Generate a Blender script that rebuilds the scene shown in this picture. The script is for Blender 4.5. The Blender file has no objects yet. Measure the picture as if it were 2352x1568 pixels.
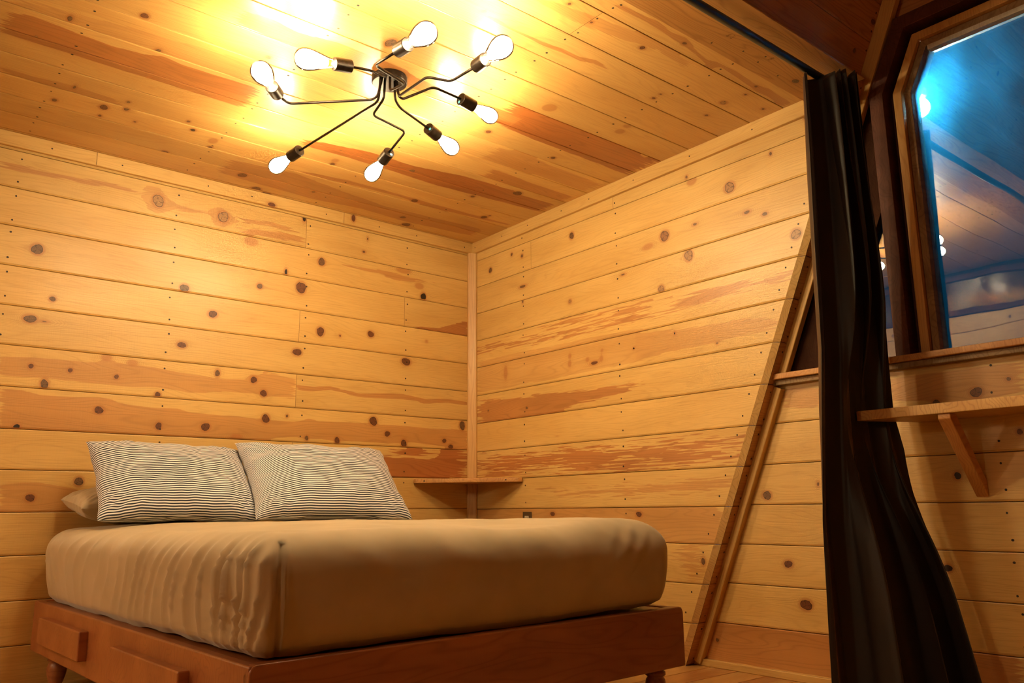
import bpy, bmesh, math, random
import numpy as np
from mathutils import Vector, Matrix, noise as mnoise
random.seed(7); np.random.seed(7)
S = bpy.context.scene
COL = S.collection
PI = math.pi
# surface features of the boards, in metres on each surface: knots (u, v, ru, rv, kind) and heartwood figures (top edge, bottom edge, fray, tone)
FEAT={'L':{'k':[(-1.93,2.187,0.0284,0.0346,2),(-1.608,2.177,0.0285,0.0316,2),(-2.422,1.841,0.0258,0.0248,1),(-1.776,1.769,0.0223,0.0227,1),(-1.455,2.077,0.0297,0.0179,3),(-2.342,1.626,0.0131,0.0122,1),(-2.42,1.524,0.0266,0.0181,1),(-1.629,1.66,0.0232,0.0184,0),(-1.769,1.486,0.022,0.0155,0),(-2.397,1.317,0.0101,0.0117,0),(-2.243,1.314,0.0107,0.01,0),(-2.05,1.303,0.0109,0.0108,0),(-2.339,1.244,0.0159,0.0219,1),(-1.863,1.235,0.0141,0.0132,0),(-1.587,1.365,0.0122,0.0178,1),(-2.111,1.145,0.0203,0.0171,0),(-2.426,1.054,0.0131,0.0103,4),(-1.848,1.088,0.0151,0.0177,0),(-1.629,1.096,0.0231,0.0205,0),(-1.472,1.055,0.0225,0.01,3),(-2.099,1.388,0.0164,0.0104,3),(-1.987,1.374,0.017,0.0096,3),(-2.364,1.52,0.0086,0.0028,1),(-1.049,2.042,0.0221,0.0233,1),(-1.395,1.844,0.0156,0.0157,1),(-1.164,1.875,0.0295,0.035,0),(-0.787,2.152,0.0087,0.0069,1),(-1.04,1.648,0.0244,0.0261,0),(-0.921,1.64,0.0054,0.0057,0),(-0.728,1.674,0.0216,0.0195,0),(-0.374,1.951,0.02,0.0251,4),(-1.254,1.946,0.0088,0.0172,4),(-0.516,2.089,0.0387,0.013,3),(-0.404,2.012,0.0238,0.0144,3),(-1.162,2.267,0.0092,0.0167,4),(-0.764,2.235,0.0036,0.0068,4),(-1.17,1.519,0.0265,0.02,0),(-0.489,1.54,0.0328,0.0226,0),(-1.4,1.349,0.0175,0.0183,0),(-1.344,1.284,0.019,0.0189,0),(-1.326,1.155,0.0213,0.0238,0),(-1.211,1.176,0.0067,0.0075,1),(-1.096,1.067,0.0114,0.0128,1),(-0.918,1.063,0.0159,0.0197,0),(-0.698,1.18,0.027,0.0261,0),(-0.605,1.114,0.0189,0.0163,0),(-0.495,1.065,0.0209,0.0228,0),(-0.213,1.092,0.0161,0.0132,0),(-0.081,1.19,0.0226,0.0283,1),(-0.166,1.06,0.0179,0.0132,0),(-0.347,1.679,0.0064,0.0055,3),(-2.166,0.827,0.0185,0.02,1),(-2.347,0.756,0.0187,0.017,0)],'h':[([(-2.017,2.216),(-1.985,2.253),(-1.933,2.256),(-1.876,2.209),(-1.826,2.184)],[(-2.015,2.194),(-1.976,2.133),(-1.928,2.121),(-1.877,2.145),(-1.825,2.172)],0.003,0.42),([(-1.689,2.191),(-1.656,2.218),(-1.617,2.225),(-1.569,2.201),(-1.526,2.177)],[(-1.687,2.173),(-1.651,2.127),(-1.605,2.124),(-1.565,2.143),(-1.525,2.167)],0.003,0.42),([(-2.602,2.213),(-2.383,2.209),(-2.197,2.222),(-2.007,2.213)],[(-2.599,2.181),(-2.381,2.188),(-2.195,2.195),(-2.002,2.204)],0.006,0.6),([(-1.864,2.183),(-1.671,2.186)],[(-1.862,2.157),(-1.671,2.175)],0.004,0.5),([(-1.5,2.197),(-1.348,2.207),(-1.201,2.192)],[(-1.499,2.167),(-1.347,2.185),(-1.2,2.175)],0.006,0.55),([(-1.497,2.137),(-1.346,2.157),(-1.157,2.166)],[(-1.495,2.112),(-1.344,2.12),(-1.156,2.128)],0.006,0.6),([(-0.856,2.06),(-0.66,2.06),(-0.468,2.056),(-0.348,2.052)],[(-0.856,2.045),(-0.659,2.034),(-0.545,2.019),(-0.348,2.045)],0.01,0.6),([(-0.432,1.759),(-0.264,1.773),(-0.156,1.808),(-0.063,1.844),(-0.037,1.849)],[(-0.431,1.738),(-0.263,1.733),(-0.156,1.729),(-0.037,1.726)],0.004,0.9),([(-2.532,1.345),(-2.392,1.356),(-2.261,1.357),(-2.148,1.357),(-2.108,1.379),(-2.006,1.367),(-1.882,1.364),(-1.726,1.347),(-1.562,1.34),(-1.431,1.347),(-1.322,1.403)],[(-2.524,1.262),(-2.371,1.27),(-2.253,1.266),(-2.117,1.263),(-1.974,1.26),(-1.875,1.269),(-1.719,1.255),(-1.558,1.274),(-1.356,1.28),(-1.315,1.265)],0.003,0.5),([(-1.451,1.343),(-1.418,1.375),(-1.306,1.387),(-1.171,1.373)],[(-1.448,1.284),(-1.372,1.276),(-1.208,1.268),(-1.166,1.268)],0.003,0.5),([(-1.166,1.347),(-1.073,1.342),(-0.969,1.354),(-0.888,1.342),(-0.784,1.329),(-0.605,1.344),(-0.508,1.349),(-0.417,1.34),(-0.347,1.332),(-0.195,1.344),(-0.036,1.339)],[(-1.165,1.315),(-1.072,1.317),(-0.968,1.334),(-0.901,1.328),(-0.846,1.315),(-0.762,1.308),(-0.604,1.314),(-0.508,1.318),(-0.416,1.316),(-0.362,1.303),(-0.194,1.322),(-0.036,1.317)],0.001,0.7),([(-2.518,1.211),(-2.42,1.207),(-2.334,1.195),(-2.202,1.193),(-2.112,1.205),(-2.064,1.196),(-1.991,1.176),(-1.868,1.174),(-1.766,1.176),(-1.713,1.161),(-1.523,1.157),(-1.321,1.154)],[(-2.5,1.032),(-1.314,1.026)],0.003,0.6),([(-1.417,1.15),(-1.294,1.15),(-1.172,1.146),(-1.085,1.171),(-1.027,1.16),(-0.758,1.167),(-0.601,1.164),(-0.375,1.16),(-0.036,1.165)],[(-1.411,1.042),(-1.199,1.066),(-1.15,1.068),(-1.099,1.062),(-1.01,1.069),(-0.911,1.058),(-0.81,1.062),(-0.598,1.059),(-0.45,1.073),(-0.296,1.065),(-0.036,1.037)],0.003,0.6),([(-1.141,1.015),(-1.008,1.01),(-0.902,1.004)],[(-1.141,1.011),(-1.007,1.003),(-0.902,1.001)],0.004,0.9),([(-0.738,0.984),(-0.538,0.98),(-0.279,0.982),(-0.232,1.035),(-0.036,1.044)],[(-0.735,0.884),(-0.294,0.88),(-0.036,0.889)],0.01,1.05),([(-0.546,1.025),(-0.412,1.036),(-0.264,1.021)],[(-0.546,1.0),(-0.411,0.995),(-0.264,1.015)],0.01,1.0),([(-2.476,0.817),(-2.327,0.822),(-2.182,0.796),(-2.106,0.779),(-2.058,0.749)],[(-2.464,0.689),(-2.315,0.687),(-2.174,0.709),(-2.058,0.741)],0.003,0.55)]},'R':{'k':[(0.908,2.171,0.0178,0.0207,1),(0.181,2.142,0.0167,0.0165,1),(0.388,2.193,0.0094,0.0097,1),(0.483,2.16,0.0099,0.0105,1),(0.486,1.972,0.0263,0.0083,1),(0.484,1.88,0.006,0.0081,1),(0.882,1.801,0.0111,0.0105,2),(1.277,1.863,0.0125,0.0049,1),(0.87,1.498,0.0076,0.0094,3),(0.867,1.456,0.0086,0.0121,3),(1.004,1.46,0.0082,0.0079,3),(1.105,1.45,0.0079,0.0109,3),(1.111,1.492,0.0052,0.0052,3),(1.053,1.435,0.0249,0.0097,0),(0.508,1.253,0.0096,0.0077,1),(0.709,0.663,0.0194,0.0115,0),(1.33,1.469,0.0056,0.005,1),(0.154,1.272,0.0059,0.0059,1),(0.321,1.48,0.0114,0.0293,3),(1.948,2.123,0.0293,0.0264,2),(1.558,1.995,0.0293,0.0274,5),(2.17,2.209,0.0069,0.0081,1),(1.71,2.252,0.0067,0.0075,1),(2.26,1.814,0.0239,0.0233,2),(1.744,2.003,0.012,0.0057,1),(2.03,1.979,0.0155,0.0072,1),(2.119,1.945,0.013,0.0085,1),(2.346,2.313,0.0086,0.0091,2),(1.739,2.221,0.0221,0.0159,3),(1.698,1.86,0.0248,0.0291,2),(1.522,1.734,0.0194,0.0183,2),(1.449,1.968,0.0244,0.0108,3),(1.33,1.47,0.0056,0.0044,1),(1.591,1.501,0.0045,0.0055,4),(1.829,1.415,0.0051,0.0035,1),(1.321,0.66,0.0192,0.0133,0),(1.686,0.456,0.0103,0.0169,1)],'h':[([(0.058,1.672),(0.366,1.664),(0.639,1.645),(0.811,1.638),(1.006,1.634),(1.188,1.635),(1.414,1.64)],[(0.058,1.667),(0.366,1.631),(0.639,1.614),(0.811,1.61),(1.005,1.611),(1.186,1.608),(1.412,1.6)],0.03,0.75),([(0.834,1.706),(1.07,1.692),(1.249,1.689),(1.416,1.684)],[(0.833,1.692),(1.069,1.661),(1.247,1.654),(1.415,1.654)],0.03,0.7),([(0.05,1.647),(0.277,1.642),(0.369,1.649)],[(0.05,1.631),(0.277,1.627),(0.369,1.635)],0.03,0.8),([(1.562,1.65),(1.666,1.663),(1.819,1.676),(1.921,1.67),(2.02,1.661),(2.223,1.652)],[(1.56,1.61),(1.679,1.606),(1.814,1.612),(1.867,1.619),(1.968,1.627),(2.112,1.63),(2.221,1.631)],0.02,0.65),([(0.05,1.585),(0.761,1.579),(1.405,1.562)],[(0.05,1.387),(0.755,1.395),(1.396,1.398)],0.006,0.33),([(1.288,1.54),(1.413,1.533),(1.589,1.519),(1.807,1.508),(1.958,1.502),(2.078,1.492),(2.136,1.469)],[(1.281,1.408),(1.582,1.415),(1.721,1.42),(1.852,1.421),(2.002,1.43),(2.132,1.428)],0.006,0.42),([(0.05,1.342),(0.274,1.329),(0.387,1.32),(0.601,1.318),(0.849,1.307),(0.989,1.3),(1.122,1.297),(1.249,1.295),(1.362,1.289)],[(0.05,1.192),(0.493,1.197),(0.749,1.207),(0.846,1.218),(0.941,1.241),(1.032,1.244),(1.12,1.25),(1.247,1.258),(1.362,1.286)],0.012,0.8),([(0.481,1.088),(0.647,1.09),(0.823,1.072)],[(0.481,1.085),(0.647,1.083),(0.822,1.068)],0.003,0.7),([(0.049,0.978),(0.326,0.992),(0.489,0.983),(0.644,0.992),(0.886,0.991),(1.108,0.98),(1.373,0.979)],[(0.049,0.905),(0.435,0.911),(0.642,0.912),(0.882,0.892),(1.017,0.88),(1.228,0.877),(1.367,0.883)],0.05,0.9),([(0.049,0.902),(0.325,0.898),(0.456,0.896)],[(0.049,0.876),(0.325,0.874),(0.456,0.886)],0.03,0.8),([(1.259,0.976),(1.499,0.981),(1.665,0.984),(1.769,0.981),(1.923,0.971)],[(1.255,0.877),(1.493,0.885),(1.658,0.886),(1.814,0.893),(1.889,0.905)],0.05,0.85),([(1.25,0.789),(1.431,0.804),(1.653,0.808),(1.847,0.809)],[(1.249,0.768),(1.429,0.764),(1.65,0.759),(1.824,0.766)],0.03,0.5),([(0.737,0.781),(1.013,0.791),(1.363,0.799)],[(0.736,0.768),(1.012,0.757),(1.36,0.759)],0.03,0.5),([(0.022,0.682),(1.356,0.684)],[(0.022,0.504),(1.348,0.54)],0.004,0.5),([(1.245,0.689),(1.804,0.693)],[(1.236,0.517),(1.793,0.539)],0.004,0.5),([(1.569,0.518),(1.726,0.522)],[(1.559,0.37),(1.664,0.369)],0.01,0.45)]},'F':{'k':[(2.851,1.083,0.0222,0.0189,0),(2.71,1.06,0.0139,0.0128,1),(2.961,1.117,0.0079,0.0068,1),(2.755,0.792,0.0134,0.0137,4),(2.974,0.933,0.0107,0.0104,0),(1.966,0.737,0.0219,0.0188,1),(2.208,0.778,0.005,0.0078,1),(2.044,0.455,0.0207,0.0159,0),(2.112,0.298,0.0284,0.0217,0),(1.663,0.114,0.0085,0.0094,1),(2.685,0.468,0.0154,0.0137,4)],'h':[([(2.08,1.186),(2.263,1.173)],[(2.073,1.102),(2.255,1.087)],0.003,0.5),([(2.535,1.173),(2.694,1.174),(3.016,1.172)],[(2.526,1.087),(2.732,1.064),(2.873,1.049),(2.938,1.063),(3.003,1.065)],0.003,0.55),([(1.575,0.186),(2.167,0.186),(2.723,0.194),(2.898,0.197)],[(1.564,0.029),(2.152,0.03),(2.881,0.057)],0.003,0.75)]},'C':{'k':[(-2.372,1.266,0.0132,0.0176,0),(-2.568,1.091,0.0075,0.0184,1),(-2.269,1.067,0.0109,0.0184,1),(-2.637,0.899,0.0057,0.0082,2),(-2.447,0.598,0.005,0.0136,1),(-2.245,0.604,0.0068,0.0093,1),(-2.234,0.536,0.0103,0.0168,1),(-2.313,0.495,0.0171,0.0239,0),(-2.487,0.437,0.0102,0.0135,1),(-2.307,0.407,0.007,0.0099,0),(-2.174,0.439,0.0056,0.0076,0),(-1.993,0.583,0.0081,0.0101,0),(-1.95,0.514,0.0114,0.0136,4),(-1.841,0.461,0.0147,0.0224,3),(-1.828,0.383,0.013,0.0159,0),(-1.977,0.209,0.0152,0.0167,0),(-1.586,0.171,0.0235,0.0284,0),(-1.299,0.61,0.0122,0.0153,3),(-1.29,0.566,0.0127,0.0168,0),(-1.332,0.722,0.0082,0.0102,1),(-0.935,0.731,0.0161,0.0222,1),(-0.325,0.832,0.0271,0.0268,0),(-0.491,0.649,0.0128,0.0129,0),(-0.709,0.408,0.0204,0.0217,0),(-0.249,0.438,0.0203,0.0214,0),(-0.238,0.478,0.0075,0.0077,0),(-0.543,0.062,0.0263,0.0279,0),(-0.623,0.153,0.018,0.0165,0),(-1.462,0.045,0.028,0.0285,0),(-1.395,0.021,0.0214,0.0252,0),(-1.204,0.188,0.0081,0.0109,1),(-1.469,2.011,0.0048,0.0049,3),(-1.265,2.225,0.0067,0.0062,0),(-1.129,2.195,0.0059,0.0053,0),(-0.863,2.198,0.0122,0.0101,0),(-0.897,1.306,0.0139,0.014,0),(-0.476,1.281,0.0128,0.0119,0),(-0.827,1.642,0.0273,0.0262,3),(-0.423,1.675,0.0182,0.0165,3),(-0.436,1.731,0.0129,0.0104,3),(-0.537,1.973,0.0089,0.0074,0),(-0.539,2.013,0.0054,0.0044,0),(-0.759,2.312,0.0088,0.007,3),(-0.27,2.131,0.0166,0.0125,2),(-0.235,2.016,0.009,0.0069,0),(-0.203,2.44,0.0137,0.0095,0),(-0.087,2.204,0.0086,0.0061,0),(-0.254,2.23,0.0072,0.0053,0),(-0.762,2.316,0.0098,0.0078,0),(-0.277,2.297,0.0086,0.0065,0),(-1.621,1.646,0.0192,0.0296,1),(-1.93,1.279,0.0085,0.0104,1)],'h':[([(-2.764,1.007),(-2.668,1.027),(-2.526,1.012),(-2.413,1.002),(-2.301,1.015),(-2.238,1.045),(-2.162,1.026),(-1.858,1.041)],[(-2.741,0.852),(-1.774,0.845)],0.003,0.85),([(-2.747,1.106),(-2.451,1.152),(-2.308,1.17),(-1.932,1.215)],[(-2.74,1.058),(-2.425,1.047),(-1.858,1.041)],0.006,0.3),([(-2.704,0.597),(-2.59,0.588),(-2.438,0.611),(-2.265,0.586)],[(-2.696,0.547),(-2.583,0.547),(-2.421,0.534),(-2.242,0.55)],0.004,0.5),([(-2.15,1.499),(-2.015,1.52),(-1.917,1.497),(-1.77,1.529),(-1.633,1.527),(-1.474,1.522),(-1.411,1.498),(-1.016,1.498),(-0.759,1.502)],[(-2.11,1.396),(-1.984,1.393),(-1.762,1.414),(-1.576,1.419),(-1.419,1.416),(-1.262,1.418),(-0.958,1.425),(-0.665,1.396)],0.004,0.75),([(-1.096,1.576),(-0.982,1.583),(-0.864,1.576),(-0.744,1.566),(-0.572,1.565),(-0.359,1.571),(-0.13,1.562),(-0.038,1.569)],[(-0.951,1.393),(-0.673,1.373),(-0.381,1.37),(0.212,1.355)],0.005,1.0),([(-0.866,1.195),(-0.624,1.23),(-0.382,1.205),(-0.051,1.192)],[(-0.748,1.04),(-0.417,1.075),(-0.032,1.074)],0.004,0.45),([(-0.716,0.999),(-0.539,1.0),(-0.332,0.978),(-0.05,0.98)],[(-0.621,0.875),(-0.416,0.896),(-0.172,0.888),(0.029,0.897)],0.004,0.7),([(-1.532,0.731),(-1.383,0.761),(-1.198,0.798),(-0.971,0.786),(-0.692,0.84),(-0.371,0.849),(-0.284,0.824),(-0.054,0.832)],[(-1.502,0.669),(-1.271,0.678),(-1.052,0.675),(-0.725,0.656),(-0.172,0.693),(0.07,0.697)],0.004,1.0),([(-1.379,0.399),(-1.137,0.434),(-0.826,0.435),(-0.619,0.428),(-0.056,0.434)],[(-1.366,0.373),(-1.114,0.392),(-0.808,0.407),(-0.587,0.379),(-0.042,0.417)],0.002,0.7),([(-1.763,0.31),(-1.384,0.351),(-1.055,0.283),(-0.788,0.239),(-0.447,0.254),(0.026,0.272)],[(-1.697,0.132),(-1.187,0.092),(-0.888,0.126),(-0.574,0.104),(-0.12,0.133)],0.004,0.6),([(-1.454,1.999),(-1.404,2.005),(-1.322,1.992),(-1.192,1.996),(-1.092,2.009),(-1.006,2.009),(-0.939,2.032),(-0.862,2.023)],[(-1.446,1.989),(-1.366,1.983),(-1.289,1.983),(-1.178,1.979),(-1.072,1.987),(-0.984,1.987),(-0.932,2.007),(-0.852,2.002)],0.002,0.65),([(-1.145,2.331),(-1.0,2.339),(-0.949,2.346),(-0.855,2.333),(-0.785,2.343),(-0.689,2.315)],[(-1.132,2.313),(-0.975,2.317),(-0.86,2.311),(-0.759,2.307),(-0.655,2.289)],0.002,0.65),([(-0.857,2.328),(-0.767,2.335),(-0.683,2.308),(-0.599,2.299),(-0.556,2.311),(-0.436,2.318),(-0.288,2.304),(-0.22,2.318),(-0.028,2.31)],[(-0.829,2.305),(-0.763,2.306),(-0.681,2.296),(-0.583,2.276),(-0.543,2.264),(-0.516,2.299),(-0.37,2.287),(-0.244,2.275),(-0.166,2.279),(-0.038,2.268)],0.002,0.65),([(-1.364,2.189),(-1.164,2.227),(-0.906,2.256),(-0.638,2.247)],[(-1.371,2.168),(-1.182,2.162),(-1.003,2.181),(-0.806,2.224),(-0.578,2.201)],0.005,0.4)]}}
BULB = 225.0; OUTL = 1150.0; SKY = .09; FILL_MAIN = 62.0; FILL_BEDSIDE = 60.0; EXPOSURE = 0.1

# ------------------------------------------------------------------ helpers
def link(o, parent=None):
    COL.objects.link(o)
    if parent is not None:
        o.parent = parent
    return o

def tag(o, label=None, cat=None, group=None, kind=None):
    if label: o['label'] = label
    if cat: o['category'] = cat
    if group: o['group'] = group
    if kind: o['kind'] = kind
    return o

def empty(name, loc=(0, 0, 0), rz=0.0):
    o = bpy.data.objects.new(name, None)
    o.location = loc; o.rotation_euler = (0, 0, rz); o.empty_display_size = .05
    return link(o)

def obj(name, bm, mats, parent=None, smooth=False, bevel=0.0, segs=2):
    me = bpy.data.meshes.new(name)
    bmesh.ops.recalc_face_normals(bm, faces=bm.faces[:])
    bm.to_mesh(me); bm.free()
    for m in (mats if isinstance(mats, (list, tuple)) else [mats]):
        me.materials.append(m)
    o = bpy.data.objects.new(name, me)
    if smooth:
        me.polygons.foreach_set('use_smooth', [True] * len(me.polygons))
    link(o, parent)
    if bevel:
        b = o.modifiers.new('b', 'BEVEL'); b.width = bevel; b.segments = segs; b.limit_method = 'ANGLE'; b.angle_limit = .6
        me.polygons.foreach_set('use_smooth', [True] * len(me.polygons))
        w = o.modifiers.new('w', 'WEIGHTED_NORMAL')
    return o

def mesh_np(name, V, F, mats, parent=None, midx=None, attrs=None, smooth=True):
    """V (n,3), F (m,4) quads (a triangle repeats its last index)."""
    V = np.asarray(V, np.float32); F = np.asarray(F, np.int64)
    me = bpy.data.meshes.new(name)
    tri = F[:, 2] == F[:, 3]
    lens = np.where(tri, 3, 4)
    loops = np.concatenate([f[:n] for f, n in zip(F, lens)]) if tri.any() else F.reshape(-1)
    starts = np.concatenate([[0], np.cumsum(lens)[:-1]])
    me.vertices.add(len(V)); me.vertices.foreach_set('co', V.reshape(-1))
    me.loops.add(len(loops)); me.loops.foreach_set('vertex_index', loops.astype(np.int32))
    me.polygons.add(len(F)); me.polygons.foreach_set('loop_start', starts.astype(np.int32))
    me.polygons.foreach_set('loop_total', lens.astype(np.int32))
    if midx is not None:
        me.polygons.foreach_set('material_index', np.asarray(midx, np.int32))
    me.polygons.foreach_set('use_smooth', np.full(len(F), smooth))
    me.update(calc_edges=True)
    for m in (mats if isinstance(mats, (list, tuple)) else [mats]):
        me.materials.append(m)
    for k, a in (attrs or {}).items():
        at = me.attributes.new(k, 'FLOAT_VECTOR', 'POINT')
        at.data.foreach_set('vector', np.asarray(a, np.float32).reshape(-1))
    me.validate()
    o = bpy.data.objects.new(name, me)
    return link(o, parent)

def box_bm(bm, a, b, M=None):
    (x0, y0, z0), (x1, y1, z1) = a, b
    vs = [bm.verts.new((x, y, z)) for x in (x0, x1) for y in (y0, y1) for z in (z0, z1)]
    for f in ((0, 1, 3, 2), (4, 6, 7, 5), (0, 4, 5, 1), (2, 3, 7, 6), (0, 2, 6, 4), (1, 5, 7, 3)):
        bm.faces.new([vs[i] for i in f])
    if M is not None:
        bmesh.ops.transform(bm, matrix=M, verts=vs)
    return vs

def prism_bm(bm, pts, vec):
    """closed polygon of 3-D points extruded by vec"""
    vec = Vector(vec)
    a = [bm.verts.new(p) for p in pts]; b = [bm.verts.new(Vector(p) + vec) for p in pts]
    n = len(pts)
    bm.faces.new(a); bm.faces.new(list(reversed(b)))
    for i in range(n):
        bm.faces.new((a[i], a[(i + 1) % n], b[(i + 1) % n], b[i]))

def lathe_bm(bm, prof, M=None, seg=24):
    rings = []
    for r, z in prof:
        rings.append([bm.verts.new((r * math.cos(2 * PI * i / seg), r * math.sin(2 * PI * i / seg), z)) for i in range(seg)] if r > 1e-6 else [bm.verts.new((0, 0, z))])
    for A, B in zip(rings, rings[1:]):
        for i in range(seg):
            j = (i + 1) % seg
            if len(A) == 1 and len(B) == 1: continue
            if len(A) == 1: bm.faces.new((A[0], B[i], B[j]))
            elif len(B) == 1: bm.faces.new((A[i], A[j], B[0]))
            else: bm.faces.new((A[i], A[j], B[j], B[i]))
    vs = [v for r in rings for v in r]
    if len(rings[0]) > 1: bm.faces.new(rings[0])
    if len(rings[-1]) > 1: bm.faces.new(rings[-1])
    if M is not None: bmesh.ops.transform(bm, matrix=M, verts=vs)

def frame_to(d, loc):
    d = Vector(d).normalized()
    return Matrix.Translation(loc) @ d.to_track_quat('Z', 'Y').to_matrix().to_4x4()

def fillet(pts, r, n=6):
    pts = [Vector(p) for p in pts]; out = [pts[0]]
    for a, b, c in zip(pts, pts[1:], pts[2:]):
        d1 = (a - b); d2 = (c - b); l = min(r, d1.length * .48, d2.length * .48)
        p = b + d1.normalized() * l; q = b + d2.normalized() * l
        for i in range(n + 1):
            t = i / n; out.append((1 - t) ** 2 * p + 2 * t * (1 - t) * b + t * t * q)
    out.append(pts[-1]); return out

def tube_bm(bm, pts, r, seg=12):
    pts = [Vector(p) for p in pts]; rings = []; up = None
    for i, p in enumerate(pts):
        t = (pts[min(i + 1, len(pts) - 1)] - pts[max(i - 1, 0)]).normalized()
        if up is None:
            up = t.orthogonal().normalized()
        else:
            up = (up - t * up.dot(t)).normalized()
        w = t.cross(up)
        rings.append([bm.verts.new(p + r * (math.cos(2 * PI * k / seg) * up + math.sin(2 * PI * k / seg) * w)) for k in range(seg)])
    for A, B in zip(rings, rings[1:]):
        for k in range(seg):
            bm.faces.new((A[k], A[(k + 1) % seg], B[(k + 1) % seg], B[k]))
    bm.faces.new(rings[0]); bm.faces.new(list(reversed(rings[-1])))

# ------------------------------------------------------------------ materials
class NT:
    def __init__(s, name):
        s.m = bpy.data.materials.new(name); s.m.use_nodes = True
        s.t = s.m.node_tree; s.b = s.t.nodes['Principled BSDF']; s.out = s.t.nodes['Material Output']
    def n(s, typ, **kw):
        x = s.t.nodes.new(typ)
        for k, v in kw.items(): setattr(x, k, v)
        return x
    def set(s, sock, v):
        if isinstance(v, bpy.types.NodeSocket): s.t.links.new(v, sock)
        elif isinstance(v, (tuple, list)) and len(v) == 3 and sock.type == 'RGBA': sock.default_value = (*v, 1)
        else: sock.default_value = v
    def math(s, op, a, b=0.0, c=0.0, clamp=False):
        x = s.n('ShaderNodeMath', operation=op, use_clamp=clamp)
        for i, v in enumerate((a, b, c)): s.set(x.inputs[i], v)
        return x.outputs[0]
    def vmul(s, a, v, add=None):
        x = s.n('ShaderNodeVectorMath', operation='MULTIPLY_ADD')
        s.set(x.inputs[0], a); x.inputs[1].default_value = v; x.inputs[2].default_value = add or (0, 0, 0)
        return x.outputs[0]
    def noise(s, vec, scale=1.0, detail=2.0, rough=.5):
        x = s.n('ShaderNodeTexNoise'); s.set(x.inputs['Vector'], vec)
        x.inputs['Scale'].default_value = scale; x.inputs['Detail'].default_value = detail; x.inputs['Roughness'].default_value = rough
        return x.outputs['Fac']
    def mix(s, f, a, b, mode='MIX'):
        x = s.n('ShaderNodeMix', data_type='RGBA', blend_type=mode)
        s.set(x.inputs[0], f); s.set(x.inputs[6], a); s.set(x.inputs[7], b)
        return x.outputs[2]
    def rng(s, v, a, b, c, d, smooth=True):
        x = s.n('ShaderNodeMapRange', interpolation_type='SMOOTHSTEP' if smooth else 'LINEAR')
        s.set(x.inputs[0], v)
        for i, q in enumerate((a, b, c, d)): s.set(x.inputs[1 + i], q)
        return x.outputs[0]
    def attr(s, name):
        return s.n('ShaderNodeAttribute', attribute_name=name).outputs['Vector']
    def sep(s, v):
        x = s.n('ShaderNodeSeparateXYZ'); s.set(x.inputs[0], v); return x.outputs
    def bump(s, h, strength, dist):
        x = s.n('ShaderNodeBump'); s.set(x.inputs['Height'], h); x.inputs['Strength'].default_value = strength; x.inputs['Distance'].default_value = dist
        s.t.links.new(x.outputs[0], s.b.inputs['Normal'])

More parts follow.
